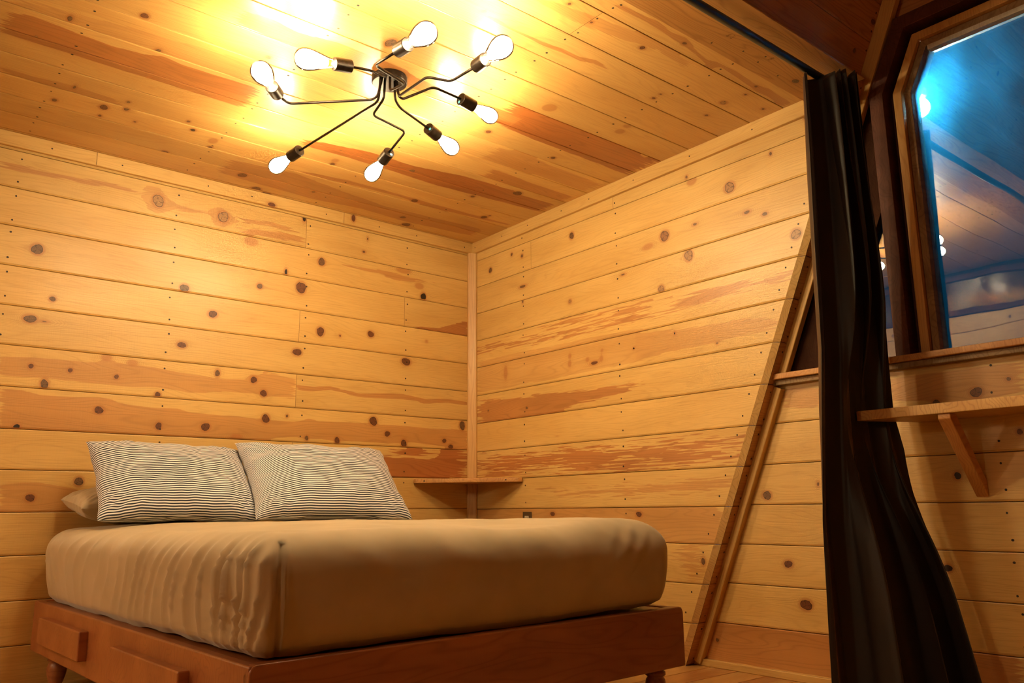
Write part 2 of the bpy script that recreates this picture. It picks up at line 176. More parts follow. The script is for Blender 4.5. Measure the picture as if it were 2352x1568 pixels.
def wood(name, sap, sap2, heart, ring=.3, heart_ring=.45, rough=.4, coat=.0, coat_rough=.2, bump=.25, saw=.5, attrs=True, uvscale=None, spec=.5):
    m = NT(name)
    if attrs:
        g = m.attr('grain'); fe = m.sep(m.attr('fea')); to = m.sep(m.attr('ton'))
        knot, hs, fray = fe[0], fe[1], fe[2]; ptone, htone = to[0], to[1]
    else:
        tc = m.n('ShaderNodeTexCoord').outputs['Object']
        inf = m.n('ShaderNodeObjectInfo').outputs['Random']
        mp = m.n('ShaderNodeMapping'); m.set(mp.inputs[0], tc); mp.inputs['Rotation'].default_value = uvscale or (0, 0, 0)
        cmb = m.n('ShaderNodeCombineXYZ'); m.set(cmb.inputs[0], m.math('MULTIPLY', inf, 13.7)); m.set(cmb.inputs[1], m.math('MULTIPLY', inf, 5.1)); m.set(cmb.inputs[2], inf)
        ad = m.n('ShaderNodeVectorMath', operation='ADD'); m.set(ad.inputs[0], mp.outputs[0]); m.set(ad.inputs[1], cmb.outputs[0]); g = ad.outputs[0]
    gs = m.sep(g)
    n1 = m.noise(m.vmul(g, (1.4, 11, 9.0)), 1, 1.5, .45)
    n2 = m.noise(m.vmul(g, (7, 330, 30 if not attrs else 9.0)), 1, 2, .6)
    n3 = m.noise(m.vmul(g, (1.6, 7, 9.0), (3, 5, 1)), 1, 2, .5)
    n5 = m.noise(m.vmul(g, (160, 9, 9.0)), 1, 1, .6)
    ph = m.math('ADD', m.math('MULTIPLY', n1, 13.0), m.math('MULTIPLY', gs[1], 55.0))
    sn = m.math('SINE', m.math('MULTIPLY', ph, 2 * PI))
    ringv = m.math('POWER', m.math('MULTIPLY_ADD', sn, .5, .5), 5.0)
    col = m.mix(m.rng(n3, .3, .7, 0, 1), sap, sap2)
    dark = tuple(c * k for c, k in zip(sap2, (.62, .5, .4)))
    col = m.mix(m.math('MULTIPLY', ringv, ring), col, dark)
    col = m.mix(m.math('MULTIPLY', m.rng(n2, .52, .78, 0, 1), .42), col, dark)
    col = m.mix(m.math('MULTIPLY', m.rng(n2, .48, .25, 0, 1), .18), col, tuple(min(1, c * 1.25) for c in sap))
    if attrs:
        n4 = m.noise(m.vmul(g, (6.0, 120, 9.0), (7, 1, 2)), 1, 2, .5)
        hsn = m.math('MULTIPLY_ADD', m.math('SUBTRACT', n4, .5), m.math('MULTIPLY', fray, 5.0), hs)
        hsn = m.math('MULTIPLY_ADD', m.math('SUBTRACT', n2, .5), .002, hsn)
        h = m.math('MULTIPLY', m.rng(hsn, -.0012, .0014, 0, 1), htone)
        hl = tuple(c * k for c, k in zip(heart, (.5, .4, .35)))
        hcol = m.mix(m.math('MULTIPLY', ringv, heart_ring), heart, hl)
        hcol = m.mix(m.math('MULTIPLY', m.rng(n3, .35, .7, 0, 1), .35), hcol, hl)
        col = m.mix(h, col, hcol)
        # tint and fine rings round each knot
        kn = m.math('POWER', m.rng(knot, .014, 0, 0, 1), 1.5)
        col = m.mix(m.math('MULTIPLY', kn, .62), col, tuple(c * k for c, k in zip(heart, (.85, .75, .7))))
        kr = m.math('MULTIPLY', m.math('POWER', m.math('MULTIPLY_ADD', m.math('SINE', m.math('MULTIPLY', knot, 1400)), .5, .5), 3), m.rng(knot, .042, .004, 0, .42))
        col = m.mix(kr, col, dark)
        x = m.n('ShaderNodeVectorMath', operation='SCALE'); m.set(x.inputs[0], col); m.set(x.inputs['Scale'], ptone)
        col = x.outputs[0]
    m.set(m.b.inputs['Base Color'], col)
    m.set(m.b.inputs['Roughness'], m.math('MULTIPLY_ADD', n3, .16, rough - .08))
    m.b.inputs['Specular IOR Level'].default_value = spec
    m.b.inputs['Coat Weight'].default_value = coat; m.b.inputs['Coat Roughness'].default_value = coat_rough
    hgt = m.math('ADD', m.math('MULTIPLY', n2, .5), m.math('MULTIPLY', n5, saw))
    hgt = m.math('SUBTRACT', hgt, m.math('MULTIPLY', ringv, .25))
    m.bump(hgt, bump, .002)
    return m.m

def plain(name, col, rough=.5, metal=0.0, spec=.5, sheen=0.0, nscale=0, namt=.15, bump=0, coat=0):
    m = NT(name)
    c = col
    if nscale:
        tc = m.n('ShaderNodeTexCoord').outputs['Object']
        nz = m.noise(tc, nscale, 3)
        c = m.mix(m.rng(nz, .3, .7, 0, 1), tuple(q * (1 - namt) for q in col), tuple(min(1, q * (1 + namt)) for q in col))
        if bump: m.bump(nz, bump, .002)
    m.set(m.b.inputs['Base Color'], c)
    m.b.inputs['Roughness'].default_value = rough; m.b.inputs['Metallic'].default_value = metal
    m.b.inputs['Specular IOR Level'].default_value = spec; m.b.inputs['Sheen Weight'].default_value = sheen; m.b.inputs['Coat Weight'].default_value = coat
    return m.m

def emit(name, col, s):
    m = NT(name); m.t.nodes.remove(m.b)
    e = m.n('ShaderNodeEmission'); e.inputs[0].default_value = (*col, 1); e.inputs[1].default_value = s
    m.t.links.new(e.outputs[0], m.out.inputs[0]); return m.m

SAP, SAP2, HEART = (.66, .435, .150), (.59, .365, .112), (.45, .17, .048)
W_WALL = wood('pine_wall', SAP, SAP2, HEART, ring=.16, heart_ring=.4, rough=.42, coat=.12, coat_rough=.28, bump=.22, saw=.35)
W_CEIL = wood('pine_ceiling', (.60, .355, .11), (.53, .285, .08), (.37, .115, .027), ring=.2, heart_ring=.4, rough=.36, coat=.36, coat_rough=.22, bump=.20, saw=.5)
W_SLOPE = wood('pine_slope', (.56, .27, .09), (.46, .20, .06), (.36, .12, .035), ring=.5, heart_ring=.5, rough=.45, bump=.2)
W_FLOOR = wood('pine_floor', (.52, .29, .095), (.46, .235, .07), (.36, .13, .04), ring=.25, rough=.35, coat=.3, bump=.15)
W_TRIM = wood('pine_trim', (.64, .41, .14), (.57, .34, .10), HEART, ring=.2, rough=.42, coat=.1, bump=.2, saw=.3)
W_BEAM = wood('fir_header', (.47, .225, .062), (.40, .18, .045), HEART, ring=.55, rough=.42, coat=.1, bump=.25)
W_BOUNCE = wood('bounce_pine', (.84, .64, .38), (.78, .57, .32), HEART, ring=.15, rough=.5, bump=.2)  # for the unseen end wall, coloured pale to bounce light onto the bed
W_STICKV = wood('pine_stick_upright', (.60, .35, .115), (.52, .28, .085), HEART, ring=.3, rough=.42, bump=.25, attrs=False, uvscale=(0, PI / 2, 0))
W_BED = wood('stained_bed_wood', (.35, .125, .042), (.27, .085, .028), HEART, ring=.35, rough=.36, coat=.25, bump=.15, attrs=False, uvscale=(0, 0, 0))
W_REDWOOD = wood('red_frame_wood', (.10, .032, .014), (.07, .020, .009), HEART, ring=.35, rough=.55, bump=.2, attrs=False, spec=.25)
W_STICK = wood('pine_stick', (.64, .39, .135), (.55, .30, .09), HEART, ring=.4, rough=.42, bump=.25, attrs=False)
W_OLD = wood('weathered_strip', (.30, .19, .085), (.20, .125, .055), HEART, ring=.45, rough=.6, bump=.35, attrs=False)
W_SHADED = wood('shaded_frame_wood', (.050, .020, .010), (.035, .013, .007), HEART, ring=.35, rough=.8, bump=.2, attrs=False, spec=.08)  # recess shade put into the wood colour of the narrow window's frame
W_LITSTOP = wood('lit_outer_stop', (.62, .60, .52), (.5, .48, .4), HEART, ring=.2, rough=.6, bump=.3, attrs=False)  # the outdoor lamp's light on the stop, put into a whitish wood tone
W_SHELF = wood('shelf_wood', (.58, .30, .09), (.48, .215, .06), HEART, ring=.4, rough=.4, bump=.25, attrs=False)
W_END = wood('end_grain', (.74, .50, .20), (.68, .43, .15), HEART, ring=.4, rough=.55, bump=.3, attrs=False, uvscale=(.5, .35, .2))
GAP = plain('seam_backing_wood', (.030, .014, .006), .9)
NAIL = plain('nail_hole', (.018, .010, .006), .6)

def knot_mat():
    m = NT('knot')
    fe = m.sep(m.attr('fea')); to = m.sep(m.attr('ton')); g = m.attr('grain')
    nz = m.noise(m.vmul(g, (90, 90, 9)), 1, 3)
    rr = m.math('MULTIPLY_ADD', nz, .5, m.math('MULTIPLY', fe[0], 3.0))
    rg = m.math('MULTIPLY_ADD', m.math('SINE', m.math('MULTIPLY', rr, 9)), .5, .5)
    dk = m.mix(rg, (.19, .065, .024), (.105, .034, .013))          # dark red-brown
    gr = m.mix(rg, (.20, .105, .045), (.115, .055, .024))            # grey brown
    lt = m.mix(rg, (.40, .215, .085), (.28, .14, .052))             # light
    k = to[1]
    c = m.mix(m.math('GREATER_THAN', k, .5), dk, gr)
    c = m.mix(m.math('GREATER_THAN', k, 1.5), c, lt)
    c = m.mix(m.math('GREATER_THAN', k, 3.5), c, (.02, .011, .007))
    c = m.mix(m.math('GREATER_THAN', k, 4.5), c, m.mix(rg, (.30, .13, .05), (.22, .09, .032)))
    c = m.mix(m.rng(fe[0], .80, .98, 0, .85), c, (.045, .017, .008))
    an = m.n('ShaderNodeMath', operation='ARCTAN2'); m.set(an.inputs[0], fe[1]); m.set(an.inputs[1], fe[2])
    cr = m.math('POWER', m.math('MULTIPLY_ADD', m.math('SINE', m.math('MULTIPLY_ADD', an.outputs[0], 3.0, m.math('MULTIPLY', nz, 5.0))), .5, .5), 18.0)
    c = m.mix(m.math('MULTIPLY', cr, .7), c, (.03, .012, .006))
    m.set(m.b.inputs['Base Color'], c); m.b.inputs['Roughness'].default_value = .45
    m.bump(nz, .3, .002)
    return m.m
KNOT = knot_mat()

# ------------------------------------------------------------------ boarded surfaces
PROF = ((.0013, -.012), (.0013, -.0036), (.0035, -.0016), (.0060, -.0004), (.0068, -.0014), (.0085, 0.0))    # rounded tongue edge and bead
def boards(name, O, U, V, N, rows, feat, mats, ulim, nails=(), cell=.010, vn=14, jitter=.06, th=.0, endcaps=(False, False), backing=True, seed=1, parent=None, groove=1.0):
    """rows: (v0, v1, [joint u...]); ulim: (f0(v), f1(v)); one mesh: every board a bevelled strip; mats = [wood, seam, nail, knot, end]"""
    rs = np.random.RandomState(seed)
    O, U, V, N = (np.array(q, float) for q in (O, U, V, N))
    VV, FF, MI, GR, FE, TO = [], [], [], [], [], []
    base = 0
    def push(P, F, mi, g, fe, to):
        nonlocal base
        VV.append(P); FF.append(np.asarray(F) + base); MI.append(np.full(len(F), mi)); GR.append(g); FE.append(fe); TO.append(to); base += len(P)
    def pos(u, v, d): return O + u[:, None] * U + v[:, None] * V + d[:, None] * N
    knots = feat['k']; hearts = feat['h']
    for (v0, v1, joints) in rows:
        um0 = min(ulim[0](v0), ulim[0](v1)); um1 = max(ulim[1](v0), ulim[1](v1))
        cuts = [None] + sorted(joints) + [None]
        for a, b in zip(cuts, cuts[1:]):
            rnd = rs.rand(); tone = 1 + jitter * (2 * rs.rand() - 1); ou = rs.rand() * 9
            vi = [v0 + o for o, d in PROF]; di = [d * groove for o, d in PROF]
            inner = np.linspace(v0 + PROF[-1][0], v1 - .004, vn)[1:]
            vi += list(inner); di += [0.0] * len(inner)
            vi += [v1 - .0022, v1 - .0011, v1 - .0011]; di += [-.0008 * groove, -.0026 * groove, -.012 * groove]
            vi = np.array(vi); di = np.array(di)
            ua = np.array([ulim[0](v) for v in vi]) if a is None else np.full(len(vi), a + .0007)
            ub = np.array([ulim[1](v) for v in vi]) if b is None else np.full(len(vi), b - .0007)
            L = float((ub - ua).max())
            if L < .01: continue
            nu = max(3, int(L / cell) + 1)
            s = np.linspace(0, 1, nu)
            u = (ua[:, None] + (ub - ua)[:, None] * s[None]).reshape(-1)
            v = np.repeat(vi, nu); d = np.repeat(di, nu)
            P = pos(u, v, d)
            # features
            vw = v.copy(); ks = np.full(len(u), .08)
            uu0, uu1 = float(ua.min()), float(ub.max())
            for (ku, kv, ra, rb, kind) in knots:
                if not (v0 <= kv < v1 and uu0 <= ku <= uu1): continue
                du = u - ku; dv = v - kv
                r2 = (du / ra) ** 2 + (dv / rb) ** 2
                ks = np.minimum(ks, (np.sqrt(r2) - 1) * min(ra, rb))
                R = 1.25 * rb
                vw -= dv * R * R / (du * du * .22 + dv * dv + R * R * .35) * .75
            hs = np.full(len(u), -.05); fr = np.zeros(len(u)); ht = np.full(len(u), .5)
            for (T, B, fray, tn) in hearts:
                T = np.array(T); B = np.array(B)
                lo = max(T[0, 0], B[0, 0]); hi = min(T[-1, 0], B[-1, 0])
                if hi < uu0 or lo > uu1: continue
                um = .5 * (max(lo, uu0) + min(hi, uu1)); ub_ = np.interp(um, B[:, 0], B[:, 1]); ut_ = np.interp(um, T[:, 0], T[:, 1])
                if ut_ < ub_: T, B = B, T; ut_, ub_ = ub_, ut_
                if not (v0 <= .5 * (min(ut_, v1 + .03) + max(ub_, v0 - .03)) <= v1): continue
                tp = np.interp(u, T[:, 0], T[:, 1]); bt = np.interp(u, B[:, 0], B[:, 1])
                tp = np.where(tp > v1 - .012, v1 + .05, tp); bt = np.where(bt < v0 + .012, v0 - .05, bt)
                q = np.minimum(v - bt, tp - v)
                q = np.minimum(q, np.minimum(u - lo, hi - u) * .12)
                sel = q > hs
                hs = np.where(sel, q, hs); fr = np.where(sel, fray, fr); ht = np.where(sel, tn, ht)
            g = np.stack([u + ou, vw + rnd * 3, np.full(len(u), rnd * 4)], 1)
            fe = np.stack([ks, hs, fr], 1); to = np.stack([np.full(len(u), tone), ht, np.zeros(len(u))], 1)
            nv = len(vi); idx = np.arange(nv * nu).reshape(nv, nu)
            F = np.stack([idx[:-1, :-1], idx[:-1, 1:], idx[1:, 1:], idx[1:, :-1]], -1).reshape(-1, 4)
            push(P, F, 0, g, fe, to)
            for e, (flag, cc) in enumerate(zip(endcaps, (0, nu - 1))):
                if not flag or (e == 0 and a is not None) or (e == 1 and b is not None): continue
                k = [i for i in range(nv)]
                uu = u.reshape(nv, nu)[k, cc]; vv_ = vi[k]; dd = di[k]
                P2 = np.concatenate([pos(uu, vv_, dd), pos(uu + .026, vv_, np.full(nv, -th))])
                F2 = [[i, i + 1, nv + i + 1, nv + i] for i in range(nv - 1)]
                z3 = np.zeros((len(P2), 3)); push(P2, F2, 4, z3, z3, z3)
            # knot discs
            for (ku, kv, ra, rb, kind) in knots:
                ra *= .9; rb *= .9
                if kind == 3 or not (v0 <= kv < v1 and uu0 <= ku <= uu1): continue
                n = 22; an = np.arange(n) * 2 * PI / n; wob = 1 + .07 * np.sin(an * 2 + ku * 31) + .05 * np.sin(an * 3 + kv * 57) + .03 * rs.randn(n)
                cu = np.concatenate([[0], .5 * ra * wob * np.cos(an), ra * wob * np.cos(an)]) + ku
                cv = np.concatenate([[0], .5 * rb * wob * np.sin(an), rb * wob * np.sin(an)]) + kv
                cv = np.clip(cv, v0 + .0062, v1 - .003)
                rr = np.concatenate([[0], np.full(n, .5), np.full(n, 1.0)])
                P2 = pos(cu, cv, np.full(len(cu), .0004))
                F2 = [[0, 1 + i, 1 + (i + 1) % n, 1 + (i + 1) % n] for i in range(n)] + [[1 + i, 1 + n + i, 1 + n + (i + 1) % n, 1 + (i + 1) % n] for i in range(n)]
                z = np.zeros(len(cu))
                push(P2, F2, 3, np.stack([cu + ou, cv, z], 1), np.stack([rr, (cu - ku) / ra, (cv - kv) / rb], 1), np.stack([z + 1, z + kind, z], 1))
            # nails near the board edges
            for nu_ in nails:
                for nvv in (v0 + .033, v1 - .036):
                    jj = nu_ + rs.uniform(-.006, .006)
                    lo_ = ulim[0](nvv) if a is None else a; hi_ = ulim[1](nvv) if b is None else b
                    if not (lo_ + .01 < jj < hi_ - .01) or v1 - v0 < .08: continue
                    spots = [(jj, nvv + rs.uniform(-.008, .008))]
                    for (su, sv) in spots:
                        n = 9; an = np.arange(n) * 2 * PI / n; r = rs.uniform(.0040, .0050)
                        cu = su + r * np.cos(an) * rs.uniform(.85, 1.2); cv = sv + r * np.sin(an)
                        P2 = pos(np.concatenate([[su], cu]), np.concatenate([[sv], cv]), np.full(n + 1, .0006))
                        z3 = np.zeros((n + 1, 3)); push(P2, [[0, 1 + i, 1 + (i + 1) % n, 1 + (i + 1) % n] for i in range(n)], 2, z3, z3, z3)
    if backing:
        vs = np.array([rows[0][0], rows[-1][1]])
        c = [(ulim[0](vs[0]), vs[0]), (ulim[1](vs[0]), vs[0]), (ulim[1](vs[1]), vs[1]), (ulim[0](vs[1]), vs[1])]
        P = np.array([O + q[0] * U + q[1] * V - (.0105 * groove) * N for q in c]); z3 = np.zeros((4, 3))
        push(P, [[0, 1, 2, 3]], 1, z3, z3, z3)
    VV = np.concatenate(VV); FF = np.concatenate(FF)
    if np.dot(np.cross(U, V), N) < 0: FF = FF[:, [0, 3, 2, 1]]; t = FF[:, 0] == FF[:, 3]
    tri = (FF[:, 1] == FF[:, 2])
    if tri.any():   # keep the repeated index last
        FF[tri] = FF[tri][:, [0, 1, 3, 3]]
    return mesh_np(name, VV, FF, mats, parent, np.concatenate(MI), {'grain': np.concatenate(GR), 'fea': np.concatenate(FE), 'ton': np.concatenate(TO)}, smooth=False)

def MATS(w): return [w, GAP, NAIL, KNOT, W_END]
NOF = {'k': [], 'h': []}
def rnd_feat(rows, u0, u1, n, nh, seed):
    rs = random.Random(seed); k = []; h = []
    for (a, b, j) in rows:
        for i in range(n):
            if rs.random() < .7: k.append((rs.uniform(u0, u1), rs.uniform(a + .03, b - .03), rs.uniform(.008, .018), rs.uniform(.007, .015), rs.choice((0, 0, 1, 1, 2))))
        if rs.random() < nh:
            lo = a + (b - a) * rs.uniform(-.2, .5); hi = b + (b - a) * rs.uniform(-.5, .2)
            us = [u0 + (u1 - u0) * i / 6 for i in range(7)]
            h.append(([(u, hi + rs.uniform(-.012, .012)) for u in us], [(u, lo + rs.uniform(-.012, .012)) for u in us], rs.choice((.003, .01, .03)), rs.uniform(.4, .8)))
    return {'k': k, 'h': h}

# the steep roof plane: y = PY0 - PS * z
PY0, PS = -1.518, .431
def py(z): return PY0 - PS * z
NRM = math.hypot(PS, 1)
CZ = lambda y: 2.353 + .0125 * (-y)          # ceiling height (the ceiling rises a little away from the back wall)
XW = -4.40                                    # unseen end wall, moved out to make room for an added lamp
XH = -2.95                                    # side wall, left open below so the added lamp reaches the bed

# left wall (behind the pillows)
zl = [-.02, .160, .338, .519, .696, .872, 1.043, 1.222, 1.401, 1.574, 1.750, 1.929, 2.103, 2.276, 2.40]
jl = {12: [-1.147], 10: [-.505], 9: [-1.164], 7: [-1.167], 5: [-1.175]}
rows = [(a, b, jl.get(i + 1, [])) for i, (a, b) in enumerate(zip(zl, zl[1:]))]
jl = {(2.103, 2.276): [-1.147], (1.750, 1.929): [-.505], (1.574, 1.750): [-1.164], (1.222, 1.401): [-1.167], (.872, 1.043): [-1.175]}
rows = [(a, b, jl.get((a, b), [])) for a, b in zip(zl, zl[1:])]
o = boards('wall_left', (0, 0, 0), (1, 0, 0), (0, 0, 1), (0, -1, 0), rows, FEAT['L'], MATS(W_WALL), (lambda v: XW, lambda v: 0.0), nails=(-2.525, -1.838, -1.13, -.49), seed=3)
tag(o, 'left pine board wall behind the pillows', kind='structure')

# right wall: a board partition cut along the steep roof slope
zr = [-.02, .187, .357, .530, .692, .861, 1.031, 1.202, 1.373, 1.547, 1.717, 1.890, 2.062, 2.234, 2.42]
jr = {(2.062, 2.234): [.564], (2.234, 2.42): [1.224]}
rows = [(a, b, jr.get((a, b), [])) for a, b in zip(zr, zr[1:])]
o = boards('wall_right', (0, 0, 0), (0, -1, 0), (0, 0, 1), (-1, 0, 0), rows, FEAT['R'], MATS(W_WALL), (lambda v: 0.0, lambda v: min(-py(v), 2.555)), nails=(.49, 1.235), seed=5, th=.019, endcaps=(False, True))
tag(o, 'right pine board wall ending in a slanted edge', kind='structure')
# nails that follow the slanted edge
bm = bmesh.new()
for a, b in zip(zr[1:], zr[2:]):
    for z in (a + .045, b - .035):
        if z > 2.25: continue
        M = Matrix.Translation((-.0008, py(z) + .043, z)) @ Matrix.Rotation(PI / 2, 4, 'Y')
        bmesh.ops.create_circle(bm, cap_ends=True, segments=9, radius=.0042, matrix=M)
n = obj('nail_heads', bm, NAIL, o); n['kind'] = 'stuff'

# far wall with the windows, 10 cm behind the partition
XF = .10
zf = [-.02, .190, .362, .530, .698, .868, 1.040, 1.205]
rows = [(a, b, []) for a, b in zip(zf, zf[1:])]
o = boards('wall_far', (XF, 0, 0), (0, -1, 0), (0, 0, 1), (-1, 0, 0), rows, FEAT['F'], MATS(W_WALL), (lambda v: -py(v) - .02, lambda v: 6.48 - PS * v), nails=(2.905, 3.32, 4.1), seed=8)
tag(o, 'far board wall below the windows', kind='structure')
rows = [(z, z + .155, []) for z in np.arange(2.60, 5.7, .155)]
o = boards('wall_far', (XF + .03, 0, 0), (0, -1, 0), (0, 0, 1), (-1, 0, 0), rows, NOF, MATS(W_SLOPE), (lambda v: -py(v) - .02, lambda v: max(6.48 - PS * v, -py(v))), nails=(2.9, 3.4), cell=.03, vn=4, seed=9)
tag(o, 'dark boards above the windows', kind='structure')
rows = [(1.205 + .155 * i, 1.205 + .155 * (i + 1), []) for i in range(9)]
o = boards('wall_far', (XF, 0, 0), (0, -1, 0), (0, 0, 1), (-1, 0, 0), rows, NOF, MATS(W_WALL), (lambda v: 3.98, lambda v: 6.48 - PS * v), cell=.03, vn=4, seed=19)
tag(o, 'boards beside the large window', kind='structure')

# sloped roof boards: the strip left at the partition's edge, the roof above the header, and the part beyond the nook
PN = np.array((0, -1, -PS)) / NRM; PV = np.array((0, -PS, 1)) / NRM
strip_z = [0.0] + zr[1:-1] + [2.40]
rows = [(a * NRM, b * NRM, []) for a, b in zip(strip_z, strip_z[1:])]
o = boards('wall_sloped', (0, PY0 - .027, 0), (1, 0, 0), PV, PN, rows, NOF, MATS(W_SLOPE), (lambda v: .0195, lambda v: .115), nails=(.055,), vn=8, seed=11)
tag(o, 'short dark roof boards between partition and far wall', kind='structure')
zs = [2.392, 2.56, 2.70, 2.845, 2.99] + [3.135 + .155 * i for i in range(17)]
rows = [(a * NRM, b * NRM, []) for a, b in zip(zs, zs[1:])]
o = boards('wall_sloped', (0, PY0, 0), (1, 0, 0), PV, PN, rows, {'k': [(-.02, 2.50 * NRM, .012, .01, 1), (.05, 2.63 * NRM, .016, .012, 0), (-.9, 2.78 * NRM, .014, .012, 0)], 'h': []}, MATS(W_SLOPE), (lambda v: -6.0, lambda v: .12), nails=(.055, -.62, -1.24), cell=.02, vn=6, seed=12)
tag(o, 'dark sloping roof boards above the curtain rod', kind='structure')
rows = [(.155 * i, .155 * (i + 1), []) for i in range(17)]
o = boards('wall_sloped', (0, PY0, 0), (1, 0, 0), PV, PN, rows, NOF, MATS(W_SLOPE), (lambda v: -6.0, lambda v: XW - .02), cell=.05, vn=4, seed=13)
tag(o, 'sloping roof boards beyond the sleeping nook', kind='structure')
rows = [(.155 * i, .155 * (i + 1), []) for i in range(41)]
o = boards('wall_opposite', (0, -6.50, 0), (1, 0, 0), np.array((0, PS, 1)) / NRM, np.array((0, 1, -PS)) / NRM, rows, rnd_feat(rows, -6, .1, 2, .3, 4), MATS(W_SLOPE), (lambda v: -6.0, lambda v: .12), cell=.04, vn=5, seed=14)
tag(o, 'opposite sloping roof boards behind the viewer', kind='structure')
rows = [(.17 * i, .17 * (i + 1), []) for i in range(34)]
o = boards('wall_back', (-6.0, 0, 0), (0, -1, 0), (0, 0, 1), (1, 0, 0), rows, rnd_feat(rows, 1.6, 6.4, 2, .3, 5), MATS(W_WALL), (lambda v: min(-py(v), 4.05), lambda v: max(6.5 - PS * v, 4.05)), cell=.05, vn=4, seed=15)
tag(o, 'back board wall behind the viewer', kind='structure')
rows = [(1.78, 1.93, []), (1.93, 2.052, [])]
o = boards('wall_near', (XH, 0, 0), (0, -1, 0), (0, 0, 1), (1, 0, 0), rows, rnd_feat(rows, 0, 2.3, 3, .3, 6), MATS(W_WALL), (lambda v: 0.0, lambda v: -py(v)), cell=.015, vn=8, seed=16)
tag(o, 'side wall boards, opened below to let the added lamp shine through', kind='structure')
rows = [(.17 * i, .17 * (i + 1), []) for i in range(14)]
o = boards('wall_near', (XW, 0, 0), (0, -1, 0), (0, 0, 1), (1, 0, 0), rows, rnd_feat(rows, 0, 2.4, 3, .2, 16), MATS(W_BOUNCE), (lambda v: 0.0, lambda v: -py(v)), cell=.03, vn=5, seed=17)
tag(o, 'unseen end wall of the sleeping nook, made pale to bounce light', kind='structure')

# ceiling of the nook
vs = [.14 - .1715 + .0 , ]
cv = [-.045] + [.1395 + .1715 * i for i in range(0)] 
cs = [-.032 + .1715 * i for i in range(14)]
cs = [-.06] + [.032 + .1715 * i for i in range(14)] + [2.372]
rows = [(a, b, [-1.139] if abs(a - 2.09) < .09 else []) for a, b in zip(cs, cs[1:])]
CS_ = math.hypot(1, .0125)
o = boards('ceiling', (0, 0, 2.353), (1, 0, 0), np.array((0, -1, .0125)) / CS_, np.array((0, -.0125, -1)) / CS_, rows, FEAT['C'], MATS(W_CEIL), (lambda v: XW, lambda v: 0.0), nails=(-2.515, -1.82, -1.125, -.50), seed=21, groove=.6, jitter=.09)
tag(o, 'pine board ceiling of the sleeping nook', kind='structure')

# floor
rows = [(-.05 + .14 * i, -.05 + .14 * (i + 1), [(-.9 - .37 * ((i * 7) % 5)), -3.4]) for i in range(47)]
o = boards('floor', (0, 0, 0), (1, 0, 0), (0, -1, 0), (0, 0, 1), rows, rnd_feat(rows, -4, .1, 1, .3, 8), MATS(W_FLOOR), (lambda v: -6.05, lambda v: .12), cell=.04, vn=4, seed=22, groove=.5)
tag(o, 'pine board floor', kind='structure')

